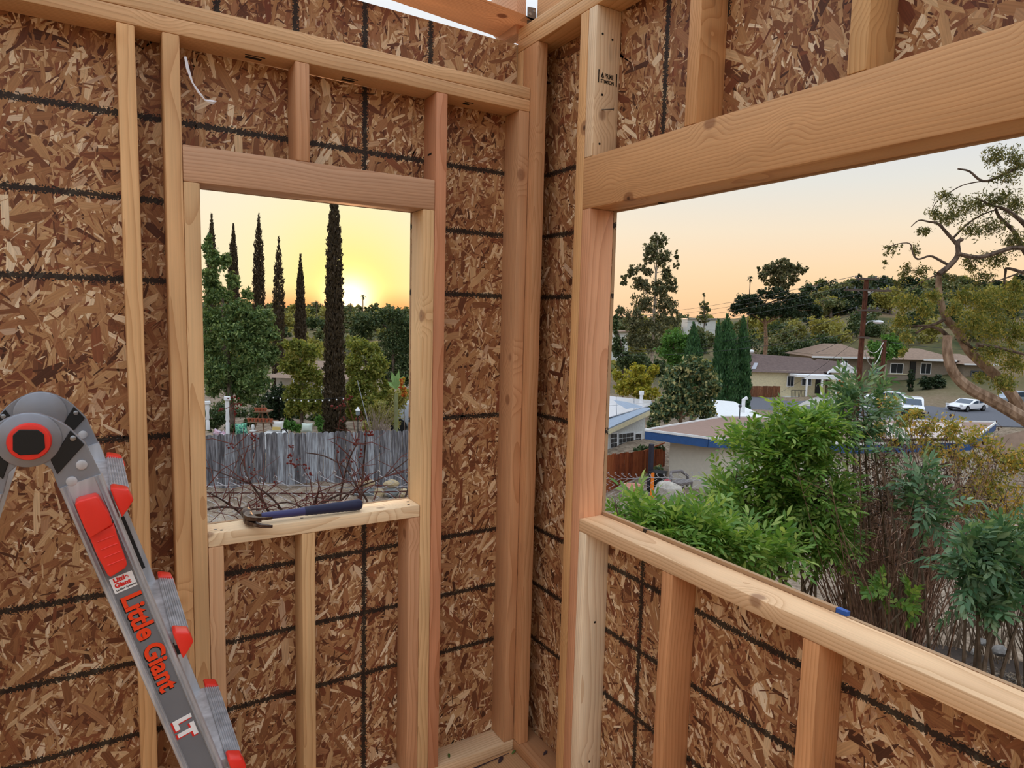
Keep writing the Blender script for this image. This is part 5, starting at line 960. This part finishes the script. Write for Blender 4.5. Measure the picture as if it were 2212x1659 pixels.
tree('fir_tree', 'distant pointed fir on the skyline left of the umbrella pine', 1521, 200, [(1521, 640, 4, 8), (1520, 655, 9, 8), (1522, 670, 13, 9), (1520, 690, 16, 10)], 1200, 3.4, 1.8, LV['hill'], BARK, [(1521, 632, .4), (1521, 700, 1)], 56)
slope({300: 11, 240: 9, 190: 8, 150: 7, 112: 6}, 1300, 1660, {300: 24, 240: 28, 190: 32, 150: 34, 112: 40}, ['hill', 'dark', 'hill', 'olive'], 450, 'rounded tree in the valley behind the junipers', 'valley trees behind the junipers')
slope({268: 22, 245: 18, 222: 17, 200: 15, 178: 14, 156: 12, 138: 11, 122: 9}, 1650, 2260, {268: 24, 245: 28, 222: 30, 200: 34, 178: 38, 156: 40, 138: 44, 122: 44}, ['hill', 'dark', 'olive', 'hill', 'pine'], 520, 'rounded tree on the hillside behind the street', 'hillside trees behind the street', lambda u, d: d > 215 and u < 1745)
for i, (u, v) in enumerate(((1640, 735), (1690, 728), (1740, 722), (1665, 752), (1715, 750), (1780, 738))):
    hilltree(u, v, 108 + i, 44, 40, 'dark', 700 + i, 'dark tree massed under the umbrella pine', 'dark trees under the umbrella pine', 1300)
# ---------------------------------------------------------------- chain link
GALV = flat('galvanised_wire', (168, 166, 168), .45, .4, .4)
def chain_link(label, a, b, h_, pitch, rad, seed):
    a, b = np.array(a), np.array(b); Lf = math.hypot(*(b - a)[:2]); r = thing('chain_link_fence', label, 'fence', (*((a + b) / 2)[:2], a[2] - h_), math.atan2(b[1] - a[1], b[0] - a[0])); R = random.Random(seed)
    n_ = int(Lf / pitch); mb = MB(); m_ = int(h_ / (pitch * .5))
    for i in range(n_):
        x_ = -Lf / 2 + (i + .5) * pitch; zt = h_ + (b[2] - a[2]) * (i / n_) + .012 * math.sin(i * .35 + seed) + R.uniform(-.004, .004)
        mb.tube([(x_ + (pitch / 2 if (j + 0) % 2 else -pitch / 2), (.004 if j % 2 else -.004), zt - j * pitch * .5) for j in range(m_ + 1)], rad, 3, False)
        mb.tube([(x_ - pitch / 2, 0, zt), (x_ - pitch / 2 + .004, 0, zt + .012), (x_ - pitch / 2 - .006, .004, zt + .02), (x_ - pitch / 2 - .010, 0, zt + .008)], rad * 1.2, 4, False)
    mb.build('wire_mesh', GALV, r, kind='stuff')
    MB().tube([(-Lf / 2 + Lf * i / 12, .006, h_ - pitch * .55 + (b[2] - a[2]) * i / 12 - .01 * math.sin(i)) for i in range(13)], rad * 1.1, 4).build('tension_wire', GALV, r); return r
chain_link('chain link fence tangled with bare vines under the small window', P(150, 1040, 2.78), P(1150, 1028, 2.78), 1.25, .0625, .0021, 1)
chain_link('chain link fence with looped top behind the green shrub', P(1270, 1024, 5.9), P(1660, 1030, 5.9), 1.1, .0625, .0026, 2)

# ---------------------------------------------------------------- bare vine on the near fence
VINE = barkmat('vine_bark', (62, 48, 44), (112, 92, 86), 60.); RTW = flat('red_twig', (108, 62, 54), .7); BERRY = flat('dried_berry', (112, 42, 36), .6, var=.3, scale=60)
vn = thing('bare_vine', 'leafless reddish vine with dried berries climbing the chain link', 'vine', gpt(640, 2.72)); vb = np.array(vn.location)
main = [[(630, 1200), (640, 1150), (668, 1108), (700, 1085), (740, 1066), (765, 1070)], [(628, 1200), (620, 1130), (600, 1090), (560, 1055), (500, 1030), (446, 1010)], [(640, 1190), (655, 1120), (690, 1090), (712, 1090)], [(760, 1180), (772, 1110), (780, 1070), (785, 1010), (790, 950)],
        [(690, 1180), (676, 1120), (684, 1075), (690, 1060)], [(800, 1190), (800, 1120), (792, 1080), (770, 1050), (745, 1010), (700, 985), (660, 978)], [(640, 1160), (700, 1120), (760, 1060), (830, 1030), (890, 985)], [(500, 1190), (540, 1140), (600, 1120), (660, 1130)],
        [(560, 1180), (530, 1120), (480, 1080), (440, 1060)], [(600, 1150), (570, 1085), (540, 1040), (520, 985), (505, 960)], [(840, 1190), (860, 1120), (880, 1060), (895, 1020)], [(730, 1180), (740, 1130), (735, 1075), (752, 1000), (770, 960)], [(450, 1100), (480, 1095), (560, 1100), (620, 1085), (680, 1110)]]
R = random.Random(5); mb = MB(); tw = MB(); br = MB()
for i, c_ in enumerate(main):
    q = [P(u, v, 2.72 + .06 * math.sin(i * 1.7 + j)) - vb for j, (u, v) in enumerate(c_)]; r0 = .011 if i in (0, 2, 3, 4) else .006; vs = MB(); limb(vs, q, r0, .0022, 6, 4); vs.build('vine_stem', VINE, vn, True)
    fine = curve(q, 4)
    for _ in range(11):
        p_ = fine[R.randrange(2, len(fine))]; dv_ = np.array((R.gauss(0, 1), R.gauss(0, .6), R.gauss(.35, .8))); dv_ = dv_ / np.linalg.norm(dv_) * R.uniform(.05, .22); k1 = p_ + dv_ * .5 + np.array((0, 0, .02)); k2 = p_ + dv_ + np.array((R.gauss(0, .02), R.gauss(0, .02), 0)); tw.tube([p_, k1, k2], [.0024, .0017, .0009], 4)
        if R.random() < .55: tw.tube([k1, k1 + np.array((R.gauss(0, .05), R.gauss(0, .03), R.gauss(.02, .05)))], [.0013, .0006], 3)
        if R.random() < .16:
            for _k in range(R.randrange(3, 8)): br.ball(k2 + np.array((R.gauss(0, .010), R.gauss(0, .008), R.gauss(-.008, .014))), R.uniform(.003, .0055), 6)
for u, v in ((629, 965), (627, 985), (630, 1000), (638, 1008), (664, 1010), (668, 1025), (770, 950), (765, 958), (800, 940), (795, 936), (498, 963), (545, 942), (550, 944), (536, 1095), (560, 1092), (505, 890), (515, 875), (476, 885), (500, 860), (738, 875), (755, 858), (725, 880), (775, 905), (748, 862), (742, 905)):
    for _k in range(6): br.ball(P(u + R.gauss(0, 4), v + R.gauss(0, 3), 2.72) - vb, R.uniform(.003, .0055), 6)
tw.build('twigs', RTW, vn, kind='stuff'); br.build('berries', BERRY, vn, kind='stuff')
st = MB()
for a, b in (((500, 960), (505, 860)), ((770, 960), (745, 855)), ((790, 950), (776, 880)), ((545, 1000), (548, 940)), ((629, 1000), (628, 960)), ((505, 870), (476, 888))): st = MB(); limb(st, [P(*a, 2.72) - vb, P((a[0] + b[0]) / 2 + 5, (a[1] + b[1]) / 2, 2.73) - vb, P(*b, 2.72) - vb], .002, .001, 4); st.build('cane', RTW, vn)
tag(MB().tube([P(430, 1064, 2.95), P(670, 1066, 2.95), P(920, 1060, 2.95)], .003, 5).build('rusty_wire', flat('rusty_wire', (84, 48, 42), .7)), 'rusty straight wire stretched behind the bare vine', 'wire')

# ---------------------------------------------------------------- compound-leaved shrubs close to the wide opening
def leaf_template(pairs, Lr, ll, lw, seed):
    R_ = np.random.default_rng(seed); V = []; F = []
    def leaflet(o, d_, n_, L, w):
        s_ = np.cross(d_, n_); b = len(V); V.extend([o, o + d_ * L * .35 + s_ * w * .85 + n_ * w * .22, o + d_ * L * .7 + s_ * w * .7 + n_ * w * .1, o + d_ * L - n_ * L * .10, o + d_ * L * .7 - s_ * w * .7 + n_ * w * .1, o + d_ * L * .35 - s_ * w * .85 + n_ * w * .22, o + d_ * L * .5 - n_ * .0]); F.extend([(b, b + 1, b + 6), (b + 1, b + 2, b + 6), (b + 2, b + 3, b + 6), (b + 3, b + 4, b + 6), (b + 4, b + 5, b + 6), (b + 5, b, b + 6)])
    for i in range(pairs):
        t = (i + .8) / (pairs + .4); o = np.array((t * Lr, 0, .10 * Lr * math.sin(t * 2.6)))
        for s_ in (-1, 1):
            a = math.radians(58 - 22 * t + R_.uniform(-10, 10)); d_ = unit(np.array((math.cos(a), s_ * math.sin(a), R_.uniform(-.3, .12)))); n_ = unit(np.array((R_.uniform(-.3, .1), R_.uniform(-.35, .35), 1.))); n_ = unit(n_ - d_ * (n_ @ d_)); leaflet(o, d_, n_, ll * R_.uniform(.8, 1.1) * (1 - .25 * abs(t - .5)), lw)
    leaflet(np.array((Lr, 0, .06 * Lr)), np.array((1., 0, -.1)), np.array((.1, 0, 1.)), ll, lw)
    b = len(V); V.extend([np.array((0, -.0012, 0)), np.array((0, .0012, 0)), np.array((Lr * .5, .001, .1 * Lr)), np.array((Lr * .5, -.001, .1 * Lr)), np.array((Lr, 0, .06 * Lr))]); F.extend([(b, b + 3, b + 2), (b, b + 2, b + 1), (b + 3, b + 4, b + 2)])
    return np.array(V), np.array(F)
def spray(name, parent, tips, m, seed, pairs=4, Lr=.15, ll=.062, lw=.0105, per=9, up=.25):
    """whorls of compound leaves at twig tips; tips = (point, outward direction)"""
    R_ = np.random.default_rng(seed); TP = [leaf_template(pairs, Lr, ll, lw, seed + i) for i in range(4)]; VV = []; FF = []; nb2 = 0; b = np.array(parent.location)
    for tp, od in tips:
        for j in range(per):
            V, F = TP[R_.integers(0, 4)]; x_ = unit(od * .6 + R_.normal(0, .75, 3) + np.array((0, 0, up))); z_ = np.array((0, 0, 1.)) + R_.normal(0, .35, 3); z_ = unit(z_ - x_ * (z_ @ x_)); y_ = np.cross(z_, x_); s_ = R_.uniform(.7, 1.3)
            VV.append((V @ np.stack([x_, y_, z_])) * s_ + tp - x_ * .0 + R_.normal(0, .03, 3) - b); FF.append(F + nb2); nb2 += len(V)
    return link(name, mesh_np(name, np.concatenate(VV), np.concatenate(FF)), m, parent, 'stuff')
NEARG = leafmat('shrub_leaf', (88, 130, 56), (126, 164, 78), (176, 196, 110), .42, .4, .42); NEARD = leafmat('blue_green_leaf', (72, 110, 76), (108, 142, 104), (146, 168, 128), .34, .4, .42)
STEM = barkmat('shrub_stem', (86, 70, 56), (124, 106, 88), 40.)
def shrub(label, base_u, d, items, ntips, m, seed, stems, per=8, **kw):
    g_ = gpt(base_u, d); r = thing('leafy_shrub', label, 'shrub', g_); b = np.array(r.location); R_ = np.random.default_rng(seed); k = px(d); cl = PCL(d, items, .9, seed, .5); mb = MB(); tips = []
    w = np.array([c[3] * c[5] for c in cl]); w /= w.sum()
    for i in range(ntips):
        c = np.array(cl[R_.choice(len(cl), p=w)]); dr = unit(R_.normal(0, 1, 3)); tips.append((c[:3] + dr * c[3:] * R_.random() ** .4, dr))
    for c in cl:
        e = np.array(c[:3]) - b; s0 = np.array((R_.normal(0, .12), R_.normal(0, .12), -.1)); limb(mb, [s0, s0 * .5 + e * .45 + np.array((0, 0, .15)), e], .013, .005, 5)
        for _ in range(5):
            dr = unit(R_.normal(0, 1, 3) + (0, 0, .4)); limb(mb, [e, e + dr * c[3:] * .5, e + dr * c[3:] * .95], .004, .0015, 4, 2)
    mb.build('stems', STEM, r, True, kind='stuff'); spray('foliage', r, tips, m, seed, per=per, **kw); return r
shrub('bright green compound-leaved shrub filling the middle of the wide opening', 1690, 4.3, [(1740, 920, 58, 36), (1690, 930, 36, 40), (1782, 945, 30, 40), (1720, 985, 68, 40), (1660, 1000, 46, 40), (1620, 975, 34, 22), (1590, 1030, 38, 28), (1690, 1055, 74, 42), (1765, 1070, 55, 48), (1610, 1085, 52, 34), (1555, 1100, 38, 28), (1785, 1130, 46, 40), (1700, 1130, 70, 40), (1620, 1145, 60, 36), (1540, 1150, 60, 30), (1715, 1180, 55, 26), (1775, 1190, 40, 26), (1660, 1195, 45, 24), (1805, 1165, 26, 26)], 200, NEARG, 61, 8)
shrub('low green shrub along the sill in the corner of the wide opening', 1440, 3.7, [(1345, 1112, 26, 18), (1400, 1125, 34, 18), (1460, 1128, 36, 18), (1360, 1150, 45, 22), (1430, 1165, 60, 25), (1510, 1160, 50, 28), (1480, 1195, 60, 22), (1570, 1185, 50, 26), (1640, 1205, 50, 26), (1330, 1095, 16, 14)], 92, NEARG, 62, 6)
shrub('upright leafy shoot in front of the utility pole foot', 1865, 4.4, [(1862, 850, 28, 18), (1850, 880, 30, 22), (1880, 900, 35, 20), (1830, 905, 22, 18), (1845, 935, 40, 14)], 26, NEARD, 63, 4, per=6)
shrub('blue-green leafy branch in the middle of the dead stems', 1980, 4.0, [(1985, 1040, 26, 12), (1970, 1075, 26, 18), (2000, 1100, 24, 18), (1985, 1125, 22, 10), (1900, 985, 14, 6)], 13, NEARD, 64, 4, per=6, pairs=4, Lr=.13, ll=.062, lw=.012)
shrub('blue-green leafy shrub by the right end of the long sill', 2110, 3.4, [(2125, 1195, 30, 24), (2165, 1195, 40, 30), (2205, 1180, 34, 30), (2100, 1235, 24, 22), (2150, 1250, 40, 28), (2205, 1250, 34, 30), (2085, 1290, 16, 14), (2110, 1310, 22, 14), (2215, 1300, 20, 20)], 40, NEARD, 65, 6, per=7, pairs=4, Lr=.12, ll=.062, lw=.012)
shrub('small green sprig low among the dead stems', 1920, 3.9, [(1930, 1290, 20, 12), (1895, 1275, 15, 8), (1970, 1300, 12, 14)], 7, NEARG, 66, 3, per=5, Lr=.09, ll=.045)

# dead stems
DEAD = barkmat('dead_stem', (96, 70, 56), (150, 116, 94), 50.); DLF = leafmat('black_leaf', (46, 36, 32), (78, 58, 46), None, .1)
ds = thing('dead_shrub', 'thicket of dead brown stems with blackened leaves', 'shrub', gpt(1900, 4.8)); b = np.array(ds.location); R_ = np.random.default_rng(9); mb = MB(); C_ = []
for i in range(390):
    bu = R_.normal(1908, 36); tu = bu + R_.normal(0, 88) + (bu - 1908) * .5; tv = R_.uniform(960, 1190); d_ = 4.8 + R_.normal(0, .35); g_ = gpt(bu, d_); e = P(tu, tv, d_ + R_.normal(0, .25)); md = (g_ + e) / 2 + R_.normal(0, .04, 3) + (0, 0, .06)
    mb.tube([g_ - b - (0, 0, .05), md - b, e - b], [.0055 if i % 9 else .011, .0035, .0015], 3, False)
    for _ in range(3):
        s_ = md + (e - md) * R_.random(); q = s_ + R_.normal(0, .11, 3) + (0, 0, .07); mb.tube([s_ - b, q - b], [.0022, .001], 3, False); C_.append(q)
mb.build('stems', DEAD, ds, kind='stuff')
C_ = np.array(C_); pv = np.array([rowof(q) for q in C_]); C_ = C_[(pv < 1110) | (R_.random(len(pv)) < .15)]; sel = C_[R_.integers(0, len(C_), 3600)]; sel = sel + R_.normal(0, .03, sel.shape)
n_ = len(sel); link('dead_leaves', mesh_np('dead_leaves', quads(sel, unit(R_.normal(0, 1, (n_, 3)) - (0, 0, .6)), unit(R_.normal(0, 1, (n_, 3))), R_.uniform(.016, .042, n_), R_.uniform(.008, .017, n_)) - b, np.arange(4 * n_).reshape(-1, 4)), DLF, ds, 'stuff')
# yellowing shrub further out
YS = thing('yellowing_shrub', 'sparse yellow-olive shrub on thin stems before the street', 'shrub', gpt(2040, 6.6)); b = np.array(YS.location); mb = MB(); cl = PCL(6.6, [(1920, 870, 30, 22), (1960, 905, 35, 25), (2000, 930, 35, 30), (1890, 930, 30, 22), (2050, 925, 35, 30), (2100, 950, 35, 30), (2010, 975, 45, 22), (2150, 980, 35, 40), (2080, 1000, 45, 30), (2190, 1000, 30, 50), (2130, 1050, 45, 40), (2190, 1090, 35, 50), (2090, 1090, 40, 40), (2150, 1130, 45, 40), (1945, 955, 40, 20), (2200, 1200, 25, 80), (2165, 1260, 30, 40)], .9, 3)
R_ = np.random.default_rng(12)
for c in cl:
    for _ in range(9):
        s0 = np.array((R_.normal(0, .5), R_.normal(0, .5), -.1)); e = np.array(c[:3]) + R_.normal(0, .6, 3) * np.array(c[3:]) - b; limb(mb, [s0, s0 * .5 + e * .5 + R_.normal(0, .06, 3), e], .007, .002, 3, 2)
mb.build('stems', STEM, YS, kind='stuff'); leafcloud('foliage', cl, 7500, .046, .020, leafmat('yellowing_leaf', (112, 124, 60), (164, 160, 84), (214, 176, 92), .42), YS, 71, .35, .34, .6, 0, 12)
# mulch, litter and rocks by the sill
R_ = np.random.default_rng(15); n_ = 7000; uu = R_.uniform(1900, 2330, n_); dd = R_.uniform(2.6, 5.2, n_); pt_ = np.array([gpt(a, c) for a, c in zip(uu, dd)]) + np.c_[np.zeros((n_, 2)), R_.uniform(.05, .10, n_)]
D_ = unit(R_.normal(0, 1, (n_, 3)) * (1, 1, .3)); li = link('leaf_litter', mesh_np('leaf_litter', quads(pt_, D_, unit(R_.normal(0, .5, (n_, 3)) + (0, 0, 1)), R_.uniform(.02, .09, n_), R_.uniform(.004, .014, n_)), np.arange(4 * n_).reshape(-1, 4)), leafmat('litter', (40, 33, 28), (82, 68, 56), (128, 112, 92), .05)); tag(li, 'dry leaf litter and twigs covering the slope by the long sill', 'litter', None, 'stuff')
mulch = MB().add([gpt(u, d_) + (0, 0, .035 + .04 * ((u * 7 + d_ * 13) % 1)) for d_ in np.linspace(2.3, 6.4, 9) for u in np.linspace(1840, 2420, 14)], [(i * 14 + j, i * 14 + j + 1, (i + 1) * 14 + j + 1, (i + 1) * 14 + j) for i in range(8) for j in range(13)]).build('ground_mulch', flat('dark_mulch', (58, 48, 42), .95, var=.4, scale=30)); mulch['kind'] = 'structure'; mulch['label'] = 'dark mulch bed on the slope below the long sill'
for i, (u, v, s_, lb) in enumerate(((2122, 1402, .06, 'squarish grey rock in the mulch'), (2105, 1425, .05, 'dark jagged rock left of the grey rock'), (2160, 1424, .085, 'broad flat grey rock at the mulch edge'), (2090, 1362, .06, 'rounded tan rock under the blue-green shrub'), (2130, 1358, .05, 'small cream rock under the blue-green shrub'), (2205, 1375, .05, 'pale stone at the far edge of the mulch'))):
    p = P(u, v, 3.6); d_ = 3.6
    for _ in range(12): p = P(u, v, d_); d_ += (p[2] - float(hz(p[0], p[1]))) * .9
    rock((p[0], p[1], p[2] + .05 + s_ * .3), s_, s_ * .8, s_ * .62, 80 + i, lb, flat('grey_rock', (128, 124, 120), .9, var=.3, scale=30) if 'grey' in lb or 'dark' in lb else rkm)

# ---------------------------------------------------------------- leaning pepper tree at the right
dP = 13.0; pp = thing('leaning_pepper_tree', 'leaning tree with twisted pale trunks and airy drooping foliage', 'tree', gpt(2235, dP)); b = np.array(pp.location); k = px(dP)
def pl(pts, r0, r1, mb, dz=0., kk=8): limb(mb, [P(u, v, dP + dz) - b for u, v in pts], r0 * k, r1 * k, kk, 4)
mb = MB(); pl([(2270, 945), (2212, 905), (2150, 868), (2100, 842), (2070, 818), (2053, 790), (2046, 755), (2047, 725)], 15, 9, mb); pl([(2215, 900), (2192, 862), (2165, 826), (2130, 792), (2092, 756), (2068, 715), (2046, 690), (2034, 660), (2028, 625), (2028, 592)], 13, 6, mb, .3)
mb.build('trunk', barkmat('pepper_bark', (120, 96, 78), (176, 150, 128), 12.), pp, True)
for q, r0, r1 in (([(2047, 727), (2030, 712), (2005, 706), (1978, 720)], 5, 2), ([(2040, 690), (2010, 703), (1965, 704)], 4, 2), ([(2110, 745), (2150, 750), (2212, 765)], 5, 3), ([(2074, 732), (2110, 755), (2160, 752)], 3, 2), ([(2028, 592), (2051, 574), (2069, 551), (2069, 524), (2079, 517)], 6, 4), ([(2069, 530), (2046, 504), (2026, 483), (2006, 479), (1985, 476), (1968, 490)], 4, .8), ([(2069, 548), (2114, 556), (2164, 542), (2191, 535), (2240, 540)], 4.5, 5.5), ([(2060, 513), (2096, 479), (2141, 456), (2180, 452)], 2.5, 1), ([(2240, 520), (2212, 483), (2175, 454), (2141, 443), (2107, 427)], 6, 1), ([(2250, 600), (2212, 540), (2190, 500), (2160, 470), (2150, 450)], 6, 2.5),
        ([(2069, 365), (2094, 370), (2123, 391), (2164, 379), (2240, 340)], 1.5, 4), ([(2123, 391), (2080, 400), (2045, 420), (2020, 440), (2008, 470)], 1.5, .6), ([(2051, 574), (2026, 560), (2008, 553), (1983, 560), (1972, 547), (1965, 526), (1935, 528), (1905, 540)], 3, .6), ([(2028, 592), (1990, 610), (1950, 640)], 1.5, .5), ([(2240, 600), (2180, 580), (2172, 590), (2169, 625)], 4, 1.5), ([(2212, 585), (2160, 605), (2110, 615)], 2, .8)):
    mb = MB(); pl(q, r0, r1, mb, R.uniform(-.3, .3), 6); mb.build('branch', barkmat('pepper_branch', (70, 58, 50), (118, 100, 86), 14.), pp, True)
up_it = [(2150, 340, 30, 22), (2195, 350, 25, 35), (2170, 385, 30, 20), (2040, 425, 25, 14), (2080, 445, 30, 22), (2120, 440, 30, 25), (2020, 460, 15, 20), (2160, 430, 30, 20), (2050, 470, 30, 18), (2190, 440, 25, 30), (2140, 490, 35, 22), (2190, 520, 25, 30), (2095, 500, 25, 18), (2150, 560, 35, 20), (1995, 500, 14, 12), (1975, 540, 14, 14), (1930, 535, 18, 12), (1912, 560, 6, 20), (1955, 590, 14, 24), (1990, 590, 18, 16), (2100, 570, 25, 18), (2120, 600, 30, 15), (2050, 600, 15, 14), (1940, 615, 14, 14)]
lo_it = [(1955, 655, 28, 22), (1995, 670, 25, 25), (1945, 695, 25, 20), (1960, 730, 20, 14), (2080, 640, 35, 22), (2130, 655, 40, 28), (2180, 650, 35, 30), (2100, 700, 30, 30), (2150, 710, 40, 30), (2195, 720, 25, 35), (2140, 760, 35, 25), (2190, 780, 28, 35), (2170, 830, 30, 20), (2010, 640, 25, 16), (2120, 815, 20, 12), (2195, 620, 25, 20), (2060, 670, 18, 20), (1950, 760, 10, 14)]
leafcloud('upper_foliage', PCL(dP, up_it, .9, 5), 8500, 7.5 * k, 2.4 * k, leafmat('pepper_upper', (66, 74, 44), (104, 106, 62), (134, 128, 76), .4), pp, 72, .7, .42, .6, 0, 10)
leafcloud('lower_foliage', PCL(dP, lo_it, .9, 6), 12500, 7.5 * k, 2.6 * k, leafmat('pepper_lower', (92, 108, 54), (134, 138, 74), (178, 164, 86), .45), pp, 73, .9, .36, .6, 0, 12)
# bare grey shrub behind the lantern
bs = thing('bare_garden_shrub', 'leafless grey garden shrub behind the grey fence', 'shrub', gpt(815, 19.5)); b = np.array(bs.location); mb = MB(); R_ = np.random.default_rng(33)
for i in range(70):
    u0 = R_.normal(815, 18); g_ = P(u0 * .3 + 812 * .7, 950, 19.5) - b; e = P(u0 + R_.normal(0, 16), R_.uniform(865, 920), 19.5 + R_.normal(0, .3)) - b; limb(mb, [g_, (g_ + e) / 2 + R_.normal(0, .04, 3), e], .009, .002, 3, 2)
mb.build('stems', flat('grey_twig', (140, 124, 112), .8), bs, kind='stuff')

# ---------------------------------------------------------------- the same wooded slopes going on beside the two views
R_ = np.random.default_rng(44)
for nm, dlo, dhi, wlo, whi, n_, L_, lb in (('scrub', 24, 62, .9, 2.0, 22000, .20, 'low green scrub on the near slopes beside the two openings'), ('woodland', 75, 320, 2.6, 5.0, 42000, .95, 'scrubby woodland continuing along the far slopes beside the two openings')):
    cl = []
    for lo, hi, cnt in ((-48, 4, 120), (25, 38, 34), (71, 104, 80)):
        for i in range(cnt):
            a = math.radians(R_.uniform(lo, hi)); d_ = R_.uniform(dlo, dhi); x_, y_ = CAM[0] + d_ * math.sin(a), CAM[1] + d_ * math.cos(a); w_ = R_.uniform(wlo, whi)
            cl.append((x_, y_, float(hz(x_, y_)) + w_ * .6, w_, w_, w_ * R_.uniform(.7, 1.0)))
    tag(leafcloud(nm, cl, n_, L_, L_ * .6, LV['hill'], None, 45, .2, .45, .5, 0, 18), lb, nm, None, 'stuff')
